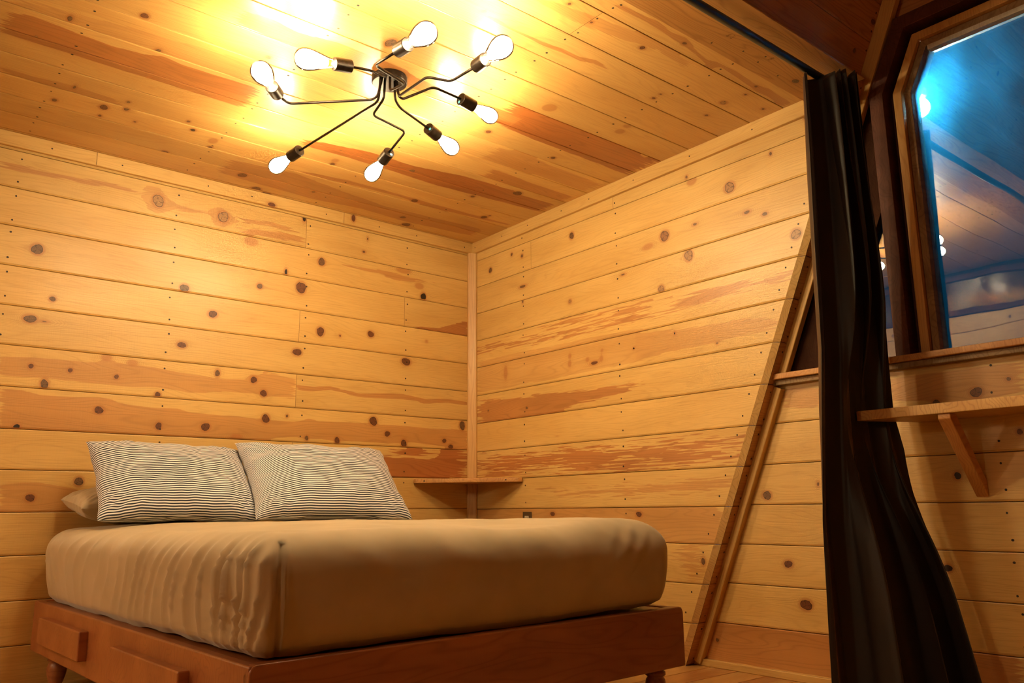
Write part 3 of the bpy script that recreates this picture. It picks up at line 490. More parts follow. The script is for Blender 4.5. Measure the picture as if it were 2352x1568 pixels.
# ------------------------------------------------------------------ trims
def strip(name, O, U, V, N, L, w, t, mat, label, nails=None, joints=(), seed=1, knots=(), kind='structure', parent=None, u0=0.0, wseg=8):
    """a solid batten: boards() face plus its sides"""
    f = {'k': list(knots), 'h': []}
    O = np.array(O, float); U = np.array(U, float); V = np.array(V, float); N = np.array(N, float)
    g = np.random.RandomState(seed)
    nu = max(3, int(L / .012)); us = np.linspace(u0, u0 + L, nu)
    prof = [(0, -t), (0, -.002), (.002, 0)] + [(q, 0) for q in np.linspace(.002, w - .002, wseg)[1:-1]] + [(w - .002, 0), (w, -.002), (w, -t)]
    nv = len(prof)
    u = np.tile(us, nv); v = np.repeat([q[0] for q in prof], nu); d = np.repeat([q[1] for q in prof], nu)
    P = O + u[:, None] * U + v[:, None] * V + (d + t)[:, None] * N
    ks = np.full(len(u), .08); vw = v - d
    for (ku, kv, ra, rb, kind_) in knots:
        ks = np.minimum(ks, (np.sqrt(((u - ku) / ra) ** 2 + ((v - kv) / rb) ** 2) - 1) * min(ra, rb))
    piece = np.zeros(len(u))
    for j in joints: piece += (u > j) * 1.37
    G = np.stack([u + seed * 1.3 + piece * 3, vw + seed * .77 + piece, np.full(len(u), (seed * .37) % 1) + piece * .2], 1)
    fe = np.stack([ks, np.full(len(u), -.05), np.zeros(len(u))], 1); to = np.stack([1 + .05 * np.sin(piece * 9 + seed), np.zeros(len(u)), np.zeros(len(u))], 1)
    idx = np.arange(nv * nu).reshape(nv, nu)
    F = np.stack([idx[:-1, :-1], idx[:-1, 1:], idx[1:, 1:], idx[1:, :-1]], -1).reshape(-1, 4).tolist()
    MI = [0] * len(F)
    VV = [P]; GG = [G]; FE = [fe]; TT = [to]; b = len(P)
    def addp(Pn, Fn, mi, g3=None, f3=None, t3=None):
        nonlocal b
        VV.append(np.array(Pn)); z3 = np.zeros((len(Pn), 3)); GG.append(z3 if g3 is None else g3); FE.append(z3 if f3 is None else f3); TT.append(z3 if t3 is None else t3)
        F.extend([[i + b for i in q] for q in Fn]); MI.extend([mi] * len(Fn)); b += len(Pn)
    for cc in (0, nu - 1):      # ends
        e = P.reshape(nv, nu, 3)[:, cc]; c = e.mean(0)
        addp(np.concatenate([[c], e]), [[0, 1 + i, 1 + (i + 1) % nv, 1 + (i + 1) % nv] for i in range(nv)], 4)
    def disc(su, sv, ra, rb, mi, kind_=0, n=12):
        an = np.arange(n) * 2 * PI / n
        cu = np.concatenate([[su], su + .5 * ra * np.cos(an), su + ra * np.cos(an)]); cv_ = np.clip(np.concatenate([[sv], sv + .5 * rb * np.sin(an), sv + rb * np.sin(an)]), .001, w - .001)
        Pn = O + cu[:, None] * U + cv_[:, None] * V + (t + .0005) * N
        z = np.zeros(len(cu)); rr = np.concatenate([[0], np.full(n, .5), np.ones(n)])
        addp(Pn, [[0, 1 + i, 1 + (i + 1) % n, 1 + (i + 1) % n] for i in range(n)] + [[1 + i, 1 + n + i, 1 + n + (i + 1) % n, 1 + (i + 1) % n] for i in range(n)], mi,
             np.stack([cu, cv_, z], 1), np.stack([rr, z, z], 1), np.stack([z, z + kind_, z], 1))
    for q in (nails or ()): disc(q[0], q[1], .0038, .0038, 2)
    for (ku, kv, ra, rb, kd) in knots:
        if kd != 3: disc(ku, kv, ra, rb, 3, kd, 18)
    for j in joints:
        Pn = [O + (j + s * .0008) * U + vv * V + (t + .0004) * N for s, vv in ((-1, .001), (1, .001), (1, w - .001), (-1, w - .001))]
        addp(Pn, [[0, 1, 2, 3]], 1)
    F = np.array(F)
    if np.dot(np.cross(U, V), N) < 0:
        F = F[:, [0, 3, 2, 1]]
    tri = F[:, 1] == F[:, 2]
    if tri.any(): F[tri] = F[tri][:, [0, 1, 3, 3]]
    tri = F[:, 0] == F[:, 3]
    if tri.any(): F[tri] = F[tri][:, [0, 1, 2, 2]]
    o = mesh_np(name, np.concatenate(VV), F, MATS(mat), parent, MI, {'grain': np.concatenate(GG), 'fea': np.concatenate(FE), 'ton': np.concatenate(TT)}, smooth=False)
    if label: o['label'] = label
    if kind: o['kind'] = kind
    return o
nl = [(x, .03) for x in (-2.41, -2.11, -1.70, -1.47, -1.04, -.70, -.44, -.08)]
strip('trim_1', (0, 0, 2.287), (1, 0, 0), (0, 0, 1), (0, -1, 0), -XW, .066, .018, W_TRIM, 'pale trim along the top of the left wall', nails=nl, joints=(-2.223, -.930), seed=2,
      knots=((-.87, .045, .012, .02, 0), (-1.36, .01, .02, .012, 0)), u0=XW)
U_ = np.array((0, -1, .0125)) / CS_; V_ = np.array((0, .0125, 1)) / CS_
strip('trim_2', (0, 0, 2.283), U_, V_, (-1, 0, 0), 2.43, .073, .020, W_TRIM, 'pale trim along the top of the right wall', nails=[(q, .035) for q in (.05, .32, .56, .85, 1.07, 1.39, 1.75, 2.10)], seed=4, u0=.019)
bm = bmesh.new(); prism_bm(bm, [(-.045, 0, 0), (0, 0, 0), (0, -.045, 0), (-.010, -.045, 0), (-.045, -.010, 0)], (0, 0, 2.288))
o = obj('trim_3', bm, W_STICKV, bevel=.002); tag(o, 'vertical corner trim where the two board walls meet', kind='structure')
bm = bmesh.new()
for z in (2.20, 1.66, 1.17, .79):
    bmesh.ops.create_circle(bm, cap_ends=True, segments=9, radius=.004, matrix=Matrix.Translation((-.0279, -.0279, z)) @ Matrix.Rotation(PI / 4, 4, 'Z') @ Matrix.Rotation(PI / 2, 4, 'X'))
n = obj('nail_heads', bm, NAIL, o); n['kind'] = 'stuff'
# header board at the ceiling's open edge
strip('trim_4', (0, -2.362, 2.3765), (1, 0, 0), (0, -1, .0125), (0, 0, -1), -XW, .255, .006, W_BEAM, 'broad header board along the open edge of the ceiling', seed=6, u0=XW,
      nails=[(-.56, .07), (-.46, .10), (-.45, .06), (-.70, .03), (-.30, .05)], knots=((-.205, .07, .018, .012, 1),), wseg=22)
STAMP = plain('faded_stamp_ink', (.10, .045, .018), .8)
hd = bpy.data.objects['trim_4']
for (tx, x, y, sz) in (('700', -.424, -2.452, .018), ('BRL', -.688, -2.452, .013), ('8-17', -.666, -2.452, .013)):
    fc = bpy.data.curves.new('lumber_stamp', 'FONT'); fc.body = tx; fc.size = sz; fc.materials.append(STAMP)
    fo = bpy.data.objects.new('lumber_stamp', fc); link(fo, hd)
    zf_ = 2.3705 + .0125 * (-(y + 2.362)) - .0009
    fo.matrix_world = Matrix(((0, -1, 0, x), (-1, 0, 0, y), (0, 0, -1, zf_), (0, 0, 0, 1)))
    fo['label'] = 'faded lumber stamp on the header board'
# slanted battens on the far wall, along the roof line
SU = np.array((0, -PS, 1)) / NRM; SV = np.array((0, -1, -PS)) / NRM
def batten(name, z0, z1, label, nz, seed):
    O = np.array((XF, PY0, 0.0))
    return strip(name, O, SU, SV, (-1, 0, 0), (z1 - z0) * NRM, .058, .032, W_TRIM, label, nails=[(z * NRM, .022) for z in nz], seed=seed, u0=z0 * NRM)
batten('trim_6', .03, 1.205, 'slanted batten from the floor to the window sill', (.20, .70, 1.05), 7)
batten('trim_7', 1.262, 5.5, 'slanted batten rising above the sill along the roof line', (1.55, 2.40), 9)
strip('baseboard_right', (XF, 0, 0), (0, -1, 0), (0, 0, 1), (-1, 0, 0), 3.4, .029, .022, W_TRIM, 'low baseboard along the far wall', seed=12, u0=1.50)

# ------------------------------------------------------------------ windows
def glass_mat(name, refl, dirt, dcol):
    m = NT(name); m.t.nodes.remove(m.b)
    tc = m.n('ShaderNodeTexCoord').outputs['Object']
    wob = m.noise(tc, 3.5, 1)
    bp = m.n('ShaderNodeBump'); m.set(bp.inputs['Height'], wob); bp.inputs['Strength'].default_value = .05; bp.inputs['Distance'].default_value = .02
    fr = m.n('ShaderNodeFresnel'); fr.inputs[0].default_value = 1.5
    tr = m.n('ShaderNodeBsdfTransparent'); gl = m.n('ShaderNodeBsdfGlossy'); gl.inputs['Roughness'].default_value = .004
    m.t.links.new(bp.outputs[0], gl.inputs['Normal'])
    tl = m.n('ShaderNodeBsdfTranslucent'); tl.inputs[0].default_value = (*dcol, 1)
    n = m.noise(tc, 7, 4); sp = m.noise(tc, 120, 2)
    specks = m.rng(sp, .71, .76, 0, .5)
    vor = m.n('ShaderNodeTexVoronoi'); m.set(vor.inputs['Vector'], tc); vor.inputs['Scale'].default_value = 60
    drops = m.math('MULTIPLY', m.rng(vor.outputs['Distance'], .22, .12, 0, .6), m.rng(m.noise(tc, 3.2, 1), .58, .68, 0, 1))
    amt = m.math('ADD', m.math('MULTIPLY_ADD', m.rng(n, .3, .75, 0, 1), dirt, dirt * .7), m.math('ADD', m.math('MULTIPLY', specks, dirt * 2), m.math('MULTIPLY', drops, dirt * 4)), clamp=True)
    a = m.n('ShaderNodeMixShader'); m.set(a.inputs[0], amt); m.t.links.new(tr.outputs[0], a.inputs[1]); m.t.links.new(tl.outputs[0], a.inputs[2])
    b = m.n('ShaderNodeMixShader'); m.set(b.inputs[0], m.math('MULTIPLY', fr.outputs[0], refl, clamp=True)); m.t.links.new(a.outputs[0], b.inputs[1]); m.t.links.new(gl.outputs[0], b.inputs[2])
    m.t.links.new(b.outputs[0], m.out.inputs[0]); return m.m
GLASS = glass_mat('dusty_window_glass', 4.1, .075, (.05, .55, .95))

def off_poly(poly, d):
    n = len(poly); out = []
    ar = sum(poly[i][0] * poly[(i + 1) % n][1] - poly[(i + 1) % n][0] * poly[i][1] for i in range(n))
    s = 1 if ar > 0 else -1
    for i in range(n):
        p0, p1, p2 = Vector(poly[i - 1]), Vector(poly[i]), Vector(poly[(i + 1) % n])
        e1 = (p1 - p0).normalized(); e2 = (p2 - p1).normalized()
        n1 = Vector((e1.y, -e1.x)) * s; n2 = Vector((e2.y, -e2.x)) * s
        b = (n1 + n2); b = b / b.dot(n1)
        out.append(p1 + b * d)
    return out
def ring(name, poly, d0, d1, x0, x1, mat, parent, bev=.0025, floor_z=None):
    a = off_poly(poly, d0); b = off_poly(poly, d1); n = len(poly); bm = bmesh.new()
    if floor_z is not None:
        for P in (a, b):
            for q in P: q.y = max(q.y, floor_z)
    R = [[bm.verts.new((x, q.x, q.y)) for q in P] for x in (x0, x1) for P in (a, b)]
    a0, b0, a1, b1 = R
    for i in range(n):
        j = (i + 1) % n
        if floor_z is not None and a[i].y <= floor_z + 1e-6 and a[j].y <= floor_z + 1e-6: continue
        for F in ((a0[i], a0[j], b0[j], b0[i]), (a1[i], b1[i], b1[j], a1[j]), (a0[i], a1[i], a1[j], a0[j]), (b0[i], b0[j], b1[j], b1[i])): bm.faces.new(F)
    return obj(name, bm, mat, parent, bevel=bev)
# large window with a clipped upper corner
w1 = empty('window_1', (0, 0, 0)); tag(w1, 'large window with a clipped upper corner and blue night sky', kind='structure')
G1 = [(-2.738, 1.245), (-2.738, 2.300), (-2.815, 2.470), (-3.80, 2.470), (-3.90, 2.30), (-3.90, 1.245)]
bm = bmesh.new(); prism_bm(bm, [(.150, *off_poly(G1, .006)[i]) for i in range(6)], (.004, 0, 0)); obj('glass_pane', bm, GLASS, w1)
ring('outer_stop', G1, .000, .027, .118, .20, W_OLD, w1, floor_z=1.2455)
ring('inner_stop', G1, .029, .062, .098, .20, W_STICKV, w1, floor_z=1.2455)
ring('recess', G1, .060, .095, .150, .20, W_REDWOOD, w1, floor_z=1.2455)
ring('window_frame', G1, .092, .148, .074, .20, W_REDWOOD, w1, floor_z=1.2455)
bm = bmesh.new(); box_bm(bm, (.119, -3.78, 2.452), (.150, -2.82, 2.4745)); o = obj('lit_stop', bm, W_LITSTOP, w1, bevel=.002); o['label'] = 'strip under the window head, outdoor lamp light painted in as a whitish tone'
bm = bmesh.new(); box_bm(bm, (.040, -3.98, 1.221), (.20, -2.02, 1.245)); obj('window_sill', bm, W_SHELF, w1, bevel=.003)
bm = bmesh.new(); box_bm(bm, (.060, -3.98, 1.198), (.20, -2.02, 1.220)); obj('sill_strip', bm, W_OLD, w1, bevel=.003)
# narrow window between the roof line and the post
w2 = empty('window_2', (0, 0, 0)); tag(w2, 'narrow window half hidden behind the black curtain', kind='structure')
tri = [(-2.595, 1.247), (-2.595, 2.44), (-2.085, 1.247)]
bm = bmesh.new(); prism_bm(bm, [(.150, *q) for q in tri], (.004, 0, 0)); obj('glass_pane', bm, GLASS, w2)
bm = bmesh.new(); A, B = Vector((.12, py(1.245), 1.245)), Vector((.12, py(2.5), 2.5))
prism_bm(bm, [A, B, B + Vector((0, -.02, -.55)), A + Vector((0, -.25, -.0))], (.08, 0, 0)); obj('window_frame', bm, W_SHADED, w2, bevel=.002)
# clerestory window high in the nook's side wall (seen mirrored in the large window)
w3 = empty('window_3', (0, 0, 0)); tag(w3, 'low wide window high in the side wall of the sleeping nook', kind='structure')
G3 = [(-.25, 2.09), (-2.30, 2.09), (-2.30, 2.30), (-.25, 2.30)]
bm = bmesh.new(); prism_bm(bm, [(XH + .004, *q) for q in off_poly(G3, .004)], (.004, 0, 0)); obj('glass_pane', bm, GLASS, w3)
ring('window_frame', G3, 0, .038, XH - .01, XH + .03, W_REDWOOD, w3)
bm = bmesh.new(); box_bm(bm, (XH - .03, -2.52, 2.0), (XH - .02, 0, 2.42)); o = obj('wall_near', bm, GAP); tag(o, 'dark outer boarding behind the high window', kind='structure')

# ------------------------------------------------------------------ ceiling light
BLACK = plain('dark_bronze_metal', (.035, .026, .020), .38, .85, nscale=60, namt=.2)
GLOSSB = plain('black_nickel', (.05, .04, .035), .18, 1.0)
BLUE = plain('blue_sticker', (.10, .42, .62), .5)
FIL = emit('bulb_glow', (1.0, .82, .52), BULB)
BULBGLASS = NT('bulb_glass')
def bulb_glass():
    m = BULBGLASS; m.t.nodes.remove(m.b)
    fr = m.n('ShaderNodeFresnel'); fr.inputs[0].default_value = 1.4
    tr = m.n('ShaderNodeBsdfTransparent'); tr.inputs[0].default_value = (1, .97, .88, 1); gl = m.n('ShaderNodeBsdfGlossy'); gl.inputs['Roughness'].default_value = .03
    b = m.n('ShaderNodeMixShader'); m.set(b.inputs[0], fr.outputs[0]); m.t.links.new(tr.outputs[0], b.inputs[1]); m.t.links.new(gl.outputs[0], b.inputs[2])
    m.t.links.new(b.outputs[0], m.out.inputs[0]); return m.m
BG = bulb_glass()
CX, CY = -1.497, -1.437; CZ0 = CZ(CY)
lamp = empty('ceiling_light', (CX, CY, CZ0)); tag(lamp, 'ceiling light with eight bent dark arms and glowing pear bulbs', 'ceiling light')
def L(p): return Vector(p) - Vector((CX, CY, CZ0))
bm = bmesh.new(); lathe_bm(bm, [(0.0, 0), (.068, 0), (.070, -.003), (.070, -.026), (.067, -.030), (0, -.030)], seg=40)
obj('canopy', bm, BLACK, lamp, smooth=False, bevel=.001)
ARMS = {
 1: [(-1.57, -1.474, 2.25), (-1.571, -1.436, 2.249), (-1.833, -1.255, 2.221), (-1.9, -1.308, 2.215), (-1.957, -1.364, 2.21), (-2.067, -1.496, 2.201)],
 2: [(-1.602, -1.539, 2.3), (-1.647, -1.555, 2.293), (-1.73, -1.554, 2.279), (-1.808, -1.551, 2.265), (-1.947, -1.547, 2.241)],
 3: [(-1.543, -1.519, 2.262), (-1.54, -1.62, 2.249), (-1.704, -1.682, 2.237), (-1.709, -1.843, 2.216), (-1.713, -1.929, 2.205), (-1.716, -2.092, 2.184)],
 4: [(-1.5, -1.512, 2.255), (-1.519, -1.736, 2.233), (-1.436, -1.769, 2.229), (-1.445, -1.934, 2.212), (-1.453, -2.011, 2.205), (-1.48, -2.175, 2.189)],
 5: [(-1.499, -1.513, 2.255), (-1.478, -1.508, 2.253), (-1.446, -1.671, 2.246), (-1.326, -1.679, 2.234), (-1.256, -1.674, 2.228), (-1.154, -1.662, 2.218)],
 6: [(-1.49, -1.47, 2.262), (-1.448, -1.437, 2.256), (-1.281, -1.39, 2.237), (-1.211, -1.371, 2.23), (-1.089, -1.321, 2.215)],
 7: [(-1.529, -1.452, 2.262), (-1.519, -1.348, 2.236), (-1.36, -1.343, 2.216), (-1.349, -1.2, 2.18), (-1.343, -1.126, 2.162), (-1.334, -1.002, 2.131)],
 8: [(-1.552, -1.453, 2.262), (-1.539, -1.416, 2.257), (-1.638, -0.949, 2.195), (-1.65, -0.869, 2.184), (-1.673, -0.749, 2.168)]}
BULBP = [(.0135, 0), (.0150, .010), (.0185, .025), (.0245, .045), (.0305, .066), (.0345, .085), (.0355, .098), (.0335, .112), (.0270, .124), (.0165, .131), (.006, .1335), (0, .1338)]
for k, P in ARMS.items():
    tip, s1, s0 = P[-1], P[-2], P[-3]
    ax = (L(tip) - L(s0)).normalized()
    p0 = L(P[0]); top = Vector((p0.x * .9, p0.y * .9, -.026))
    r2 = math.hypot(top.x, top.y)
    if r2 > .052: top.x *= .052 / r2; top.y *= .052 / r2
    path = [top] + [L(q) for q in P[:-2]]
    path[-1] = path[-1] + ax * .004
    bm = bmesh.new(); tube_bm(bm, fillet(path, .022), .0050)
    arm = obj('arm', bm, BLACK, lamp, smooth=True)
    bm = bmesh.new(); lathe_bm(bm, [(0, 0), (.0225, 0), (.0245, .002), (.0245, .066), (.023, .068), (.016, .068)], frame_to(ax, L(s0)), 28)
    so = obj('socket', bm, BLACK, arm, bevel=.0008)
    if k in (5, 6, 7):
        bm = bmesh.new(); M = frame_to(ax, L(s0)); a = {5: -1.0, 6: -2.6, 7: -2.2}[k]
        bmesh.ops.create_circle(bm, cap_ends=True, segments=14, radius=.006, matrix=M @ Matrix.Translation((.0, .0, -.0006)) @ Matrix.Rotation(a, 4, 'Z') @ Matrix.Translation((.013, 0, 0)))
        st = obj('round_sticker', bm, BLUE, arm); st['label'] = 'small pale blue round sticker'
    bb = L(s0) + ax * .067; bs = min(1.12, max(.92, (L(tip) - bb).length / .134)); SC = Matrix.Scale(bs, 4)
    bm = bmesh.new(); lathe_bm(bm, BULBP, frame_to(ax, bb) @ SC, 24)
    bu = obj('bulb', bm, BG, lamp, smooth=True)
    bm = bmesh.new(); lathe_bm(bm, [(0, .022), (.010, .024), (.0165, .040), (.0245, .064), (.0295, .086), (.0300, .100), (.026, .113), (.016, .123), (0, .126)], frame_to(ax, bb) @ SC, 14)
    f = obj('filament', bm, FIL, bu, smooth=True); f['label'] = 'glowing warm white filament'

# ------------------------------------------------------------------ bed
BED = empty('bed', (-2.235, -2.118, 0), math.radians(1.9)); tag(BED, 'dark reddish wooden bed frame with drawer blocks under the tan mattress', 'bed')
BW, BL = 1.616, 2.05
def bedpart(name, a, b, mat=W_BED, parent=None, bev=.006):
    bm = bmesh.new(); box_bm(bm, a, b); return obj(name, bm, mat, parent or BED, bevel=bev, segs=3)
rail = bedpart('side_rail', (0, .004, .148), (.032, BL, .342))
for y0, y1, z0 in ((1.265, 1.825, .200), (.355, .925, .192)):
    bedpart('drawer_front', (-.030, y0, z0), (.004, y1, z0 + .097), parent=rail, bev=.005)
bedpart('side_rail', (BW - .032, .004, .148), (BW, BL, .342))
# footboard with rounded upper corner
bm = bmesh.new(); r = .022
pts = [(.0, -.0, .145), (BW, 0, .145)] + [(BW - r + r * math.cos(t), 0, .345 - r + r * math.sin(t)) for t in np.linspace(0, PI / 2, 6)] + [(r - r * math.sin(t), 0, .345 - r + r * math.cos(t)) for t in np.linspace(0, PI / 2, 6)]
prism_bm(bm, pts, (0, .034, 0)); obj('foot_rail', bm, W_BED, BED, bevel=.005, segs=3)
bedpart('head_rail', (.032, BL - .032, .148), (BW - .032, BL, .342))
bedpart('platform', (.033, .035, .310), (BW - .033, BL - .033, .338))
for (x, y) in ((.075, .06), (BW - .085, .07), (.075, BL - .13), (BW - .085, BL - .13)):
    bm = bmesh.new(); lathe_bm(bm, [(0, 0), (.022, 0), (.026, .006), (.024, .014), (.020, .022), (.027, .040), (.034, .062), (.037, .085), (.033, .104), (.027, .112), (.036, .118), (.036, .128), (.030, .132), (.034, .150), (0, .150)], Matrix.Translation((x, y, 0)), 28)
    obj('leg', bm, W_BED, BED, smooth=True)

# mattress with a tan fitted cover
def fabric(name, col, col2, weave=900, rough=.85, sheen=.25):
    m = NT(name); tc = m.n('ShaderNodeTexCoord').outputs['Object']
    n = m.noise(tc, 5, 3); w = m.noise(tc, weave, 1)
    c = m.mix(m.rng(n, .3, .7, 0, 1), col, col2)
    m.set(m.b.inputs['Base Color'], c); m.b.inputs['Roughness'].default_value = rough; m.b.inputs['Sheen Weight'].default_value = sheen; m.b.inputs['Sheen Roughness'].default_value = .4
    m.b.inputs['Specular IOR Level'].default_value = .25
    m.bump(w, .12, .001); return m.m
TAN = fabric('tan_cotton', (.46, .375, .25), (.41, .33, .21))
def fn(x, y, z): return mnoise.noise(Vector((x, y, z)))
def mattress():
    x0, x1, y0, y1 = .004, BW - .014, .004, BL - .012
    cx, cy = (x0 + x1) / 2, (y0 + y1) / 2; hx, hy = (x1 - x0) / 2, (y1 - y0) / 2
    NP = 760
    rc = .085
    def perim(hx, hy, r, s):    # s in [0,1): starts at the foot-left corner and runs along the foot
        r = min(r, hx * .98, hy * .98)
        segs = [('l', 2 * (hx - r)), ('a', PI * r / 2), ('l', 2 * (hy - r)), ('a', PI * r / 2)] * 2
        tot = sum(q[1] for q in segs); d = s * tot
        px, py_ = -(hx - r), -hy; ang = 0.0
        for typ, ln in segs:
            if d > ln:
                if typ == 'l': px += ln * math.cos(ang); py_ += ln * math.sin(ang)
                else:
                    c = (px - r * math.sin(ang), py_ + r * math.cos(ang)); ang += PI / 2; px, py_ = c[0] + r * math.sin(ang), c[1] - r * math.cos(ang)
                d -= ln
            else:
                if typ == 'l': return px + d * math.cos(ang), py_ + d * math.sin(ang), ang
                c = (px - r * math.sin(ang), py_ + r * math.cos(ang)); t = ang + d / r
                return c[0] + r * math.sin(t), c[1] - r * math.cos(t), t
        return px, py_, ang
    prof = []      # (inset, z)
    zb, zt, R = .347, .640, .105
    for t in np.linspace(0, 1, 6): prof.append((.050 - .026 * t, zb + .02 * t))
    for t in np.linspace(0, 1, 16)[1:]: prof.append((.024 - .024 * math.sin(t * PI / 2) ** .8, zb + .02 + t * (zt - R - zb - .02)))
    for t in np.linspace(0, PI / 2, 16)[1:]: prof.append((R * (1 - math.cos(t)), zt - R + R * math.sin(t)))
    for t in np.linspace(0, 1, 26)[1:]: prof.append((R + t * (hx - R - .006), zt + .012 * math.sin(t * PI / 2)))
    V, idx = [], []
    for (ins, z) in prof:
        for i in range(NP):
            s = i / NP
            px, py_, a = perim(hx - ins, hy - ins, max(rc - ins * .6, .012), s)
            nx, ny = math.sin(a), -math.cos(a)
            X, Y = px + cx, py_ + cy
            t = (z - zb) / (zt - zb)
            side = 1 if ins < R * .99 else max(0.0, 1 - (ins - R) / .25)
            d = 0.0; dz = 0.0
            sidef = max(0.0, min(1.0, 1.1 - ins / R))
            # long left side: hanging gathers, denser and deeper towards the foot corner
            if nx < -.5:
                q = Y
                dens = 1 / (1 + max(0, q) * 1.1)
                ph = 23 * q + 5.5 * math.log(1 + 7 * max(q, 0)) * 2.0 - (1 - t) * (1.6 + 5.5 * dens)
                am = (.0055 + .0150 * math.exp(-q / .50)) * (.35 + .9 * t * (1 - t) * 2.6)
                w = math.sin(ph + 6.5 * fn(q * 1.9, t * 1.1, 3)) 
                w = (1 - abs(w)) * 2 - 1 if w > 0 else w * .6
                d += am * w * (.35 + 1.5 * abs(fn(q * 3.1, t * .8, 8)))
                d += .005 * fn(q * 9 + t * 3, t * 2.5, 1) * t
                # bunched drape low on the corner
                if q < .5:
                    e = math.exp(-((q - .10) / .16) ** 2) * max(0, 1 - t * 1.25)
                    d += e * .009 * math.sin(31 * q + 4 * t) * max(0, 1 - abs(t - .3) * 1.6)
            elif ny < -.5:   # foot face: broad soft dents under the top edge
                q = X
                d += .007 * fn(q * 5.5, t * 2.6, 11) * (.4 + t) + .0045 * fn(q * 14 + t * 4, t * 5, 12) * max(0, t - .25)
                d += .006 * max(0, 1 - abs(q - 1.36) / .18) * math.sin((q - .3 * t) * 75) * max(0, t - .35)
                d -= .006 * math.exp(-((t - .05) / .12) ** 2)
            else:
                d += .004 * fn(X * 6, Y * 6, t * 3)
            # seam fold at the foot-left corner
            cs = (px + (hx - ins) - .030, py_ + (hy - ins))
            if nx < .6 and ny < .2:
                da = ((a + 2 * PI) % (2 * PI)) - 2 * PI
                da = abs(da + .28) if a > PI else 9
                if X < .30 and Y < .30:
                    cr = math.exp(-(da / .075) ** 2) * (1 if t < .93 else 0)
                    d -= .026 * cr * sidef
                    d += .011 * math.exp(-((da - .32) / .22) ** 2) * sidef
            X += nx * d * sidef; Y += ny * d * sidef
            # top surface: soft swells; sagging lower edge
            if ins > 0:
                k = min(1.0, ins / R)
                dz += k * (.010 * fn(X * 2.0, Y * 2.0, 21) + .004 * fn(X * 7, Y * 7, 22) + .0015 * fn(X * 22, Y * 22, 23))
                dz += k * (.016 * math.exp(-((X - 1.33) / .28) ** 2 - ((Y - .12) / .35) ** 2) - .012 * math.exp(-((X - .95) / .22) ** 2 - ((Y - .1) / .5) ** 2) - .022 * math.exp(-((X - .0) / .22) ** 2 - ((Y - 1.6) / .8) ** 2))
                if X < .35 and Y < .35: dz += -.012 * k * math.exp(-((X - .02) / .05) ** 2 - ((Y - .02) / .05) ** 2)
            if t < .12: dz += .010 * fn(s * 40, 0, 31) * (1 - t / .12)
            V.append((X, Y, z + dz))
    n = len(prof); ids = np.arange(n * NP).reshape(n, NP); nx_ = np.roll(ids, -1, 1)
    F = np.stack([ids[:-1], nx_[:-1], nx_[1:], ids[1:]], -1).reshape(-1, 4).tolist()
    for i in range(NP // 2 - 1):      # close the thin centre slot
        a, b, c, d_ = ids[-1][i], ids[-1][i + 1], ids[-1][NP - 2 - i], ids[-1][NP - 1 - i]
        F.append([a, b, c, d_])
    return V, F
V, F = mattress()
o = mesh_np('mattress', V, F, TAN); o.location = BED.location; o.rotation_euler = BED.rotation_euler
tag(o, 'thick mattress in a tan gathered cover lying on the dark bed frame', 'mattress')

# pillows
def pillow_mesh(name, W, H, T, mat, seed, nx=120, ny=90, stripes=False, sagx=0.0, twist=0.0):
    V, F, A = [], [], []
    for sgn in (1, -1):
        for j in range(ny + 1):
            for i in range(nx + 1):
                a = -1 + 2 * i / nx; b = -1 + 2 * j / ny
                e = (1 - abs(a) ** 2.6) * (1 - abs(b) ** 2.6)
                th = T / 2 * max(e, 0) ** .42
                x = a * W / 2 * (1 - .05 * (1 - b * b)) ; y = b * H / 2 * (1 - .085 * (1 - a * a))
                # pulls from the corners and slack folds
                k = (1 - abs(a)) * (1 - abs(b))
                cor = max(0, abs(a) + abs(b) - 1.15)
                wr = .006 * math.sin(34 * (abs(a) - abs(b)) + 2 * fn(a * 2, b * 2, seed)) * cor * 1.2
                wr += .010 * fn(a * 2.2 + seed, b * 2.2, seed + .5) + .004 * fn(a * 7 + seed, b * 7, seed + 2.5)
                ed = min(1, e * 6)
                z = sgn * (th + wr * ed * (1 if sgn > 0 else .5))
                x += .006 * fn(b * 4, seed, a) ; y += .010 * fn(a * 3, seed + 4, b * .5)
                y -= sagx * (1 - b) * .5 * T * .2
                V.append((x, y, z)); A.append((a * W / 2, twist * max(0, -a - .45) ** 1.5 * (1 + b), sgn))
    n = (nx + 1) * (ny + 1)
    VA = np.array(V).reshape(2, ny + 1, nx + 1, 3); AA = np.array(A).reshape(2, ny + 1, nx + 1, 3)
    for s in range(2):      # the stripes follow the cloth: arc length along each column
        dl = np.linalg.norm(np.diff(VA[s], axis=0), axis=2); cum = np.concatenate([np.zeros((1, nx + 1)), np.cumsum(dl, 0)])
        AA[s, :, :, 1] += cum - cum[ny // 2][None]
    A = AA.reshape(-1, 3)
    for s in range(2):
        for j in range(ny):
            for i in range(nx):
                p = s * n + j * (nx + 1) + i; q = [p, p + 1, p + nx + 2, p + nx + 1]
                F.append(q if s == 0 else q[::-1])
    return mesh_np(name, V, F, mat, None, None, {'cloth': A})
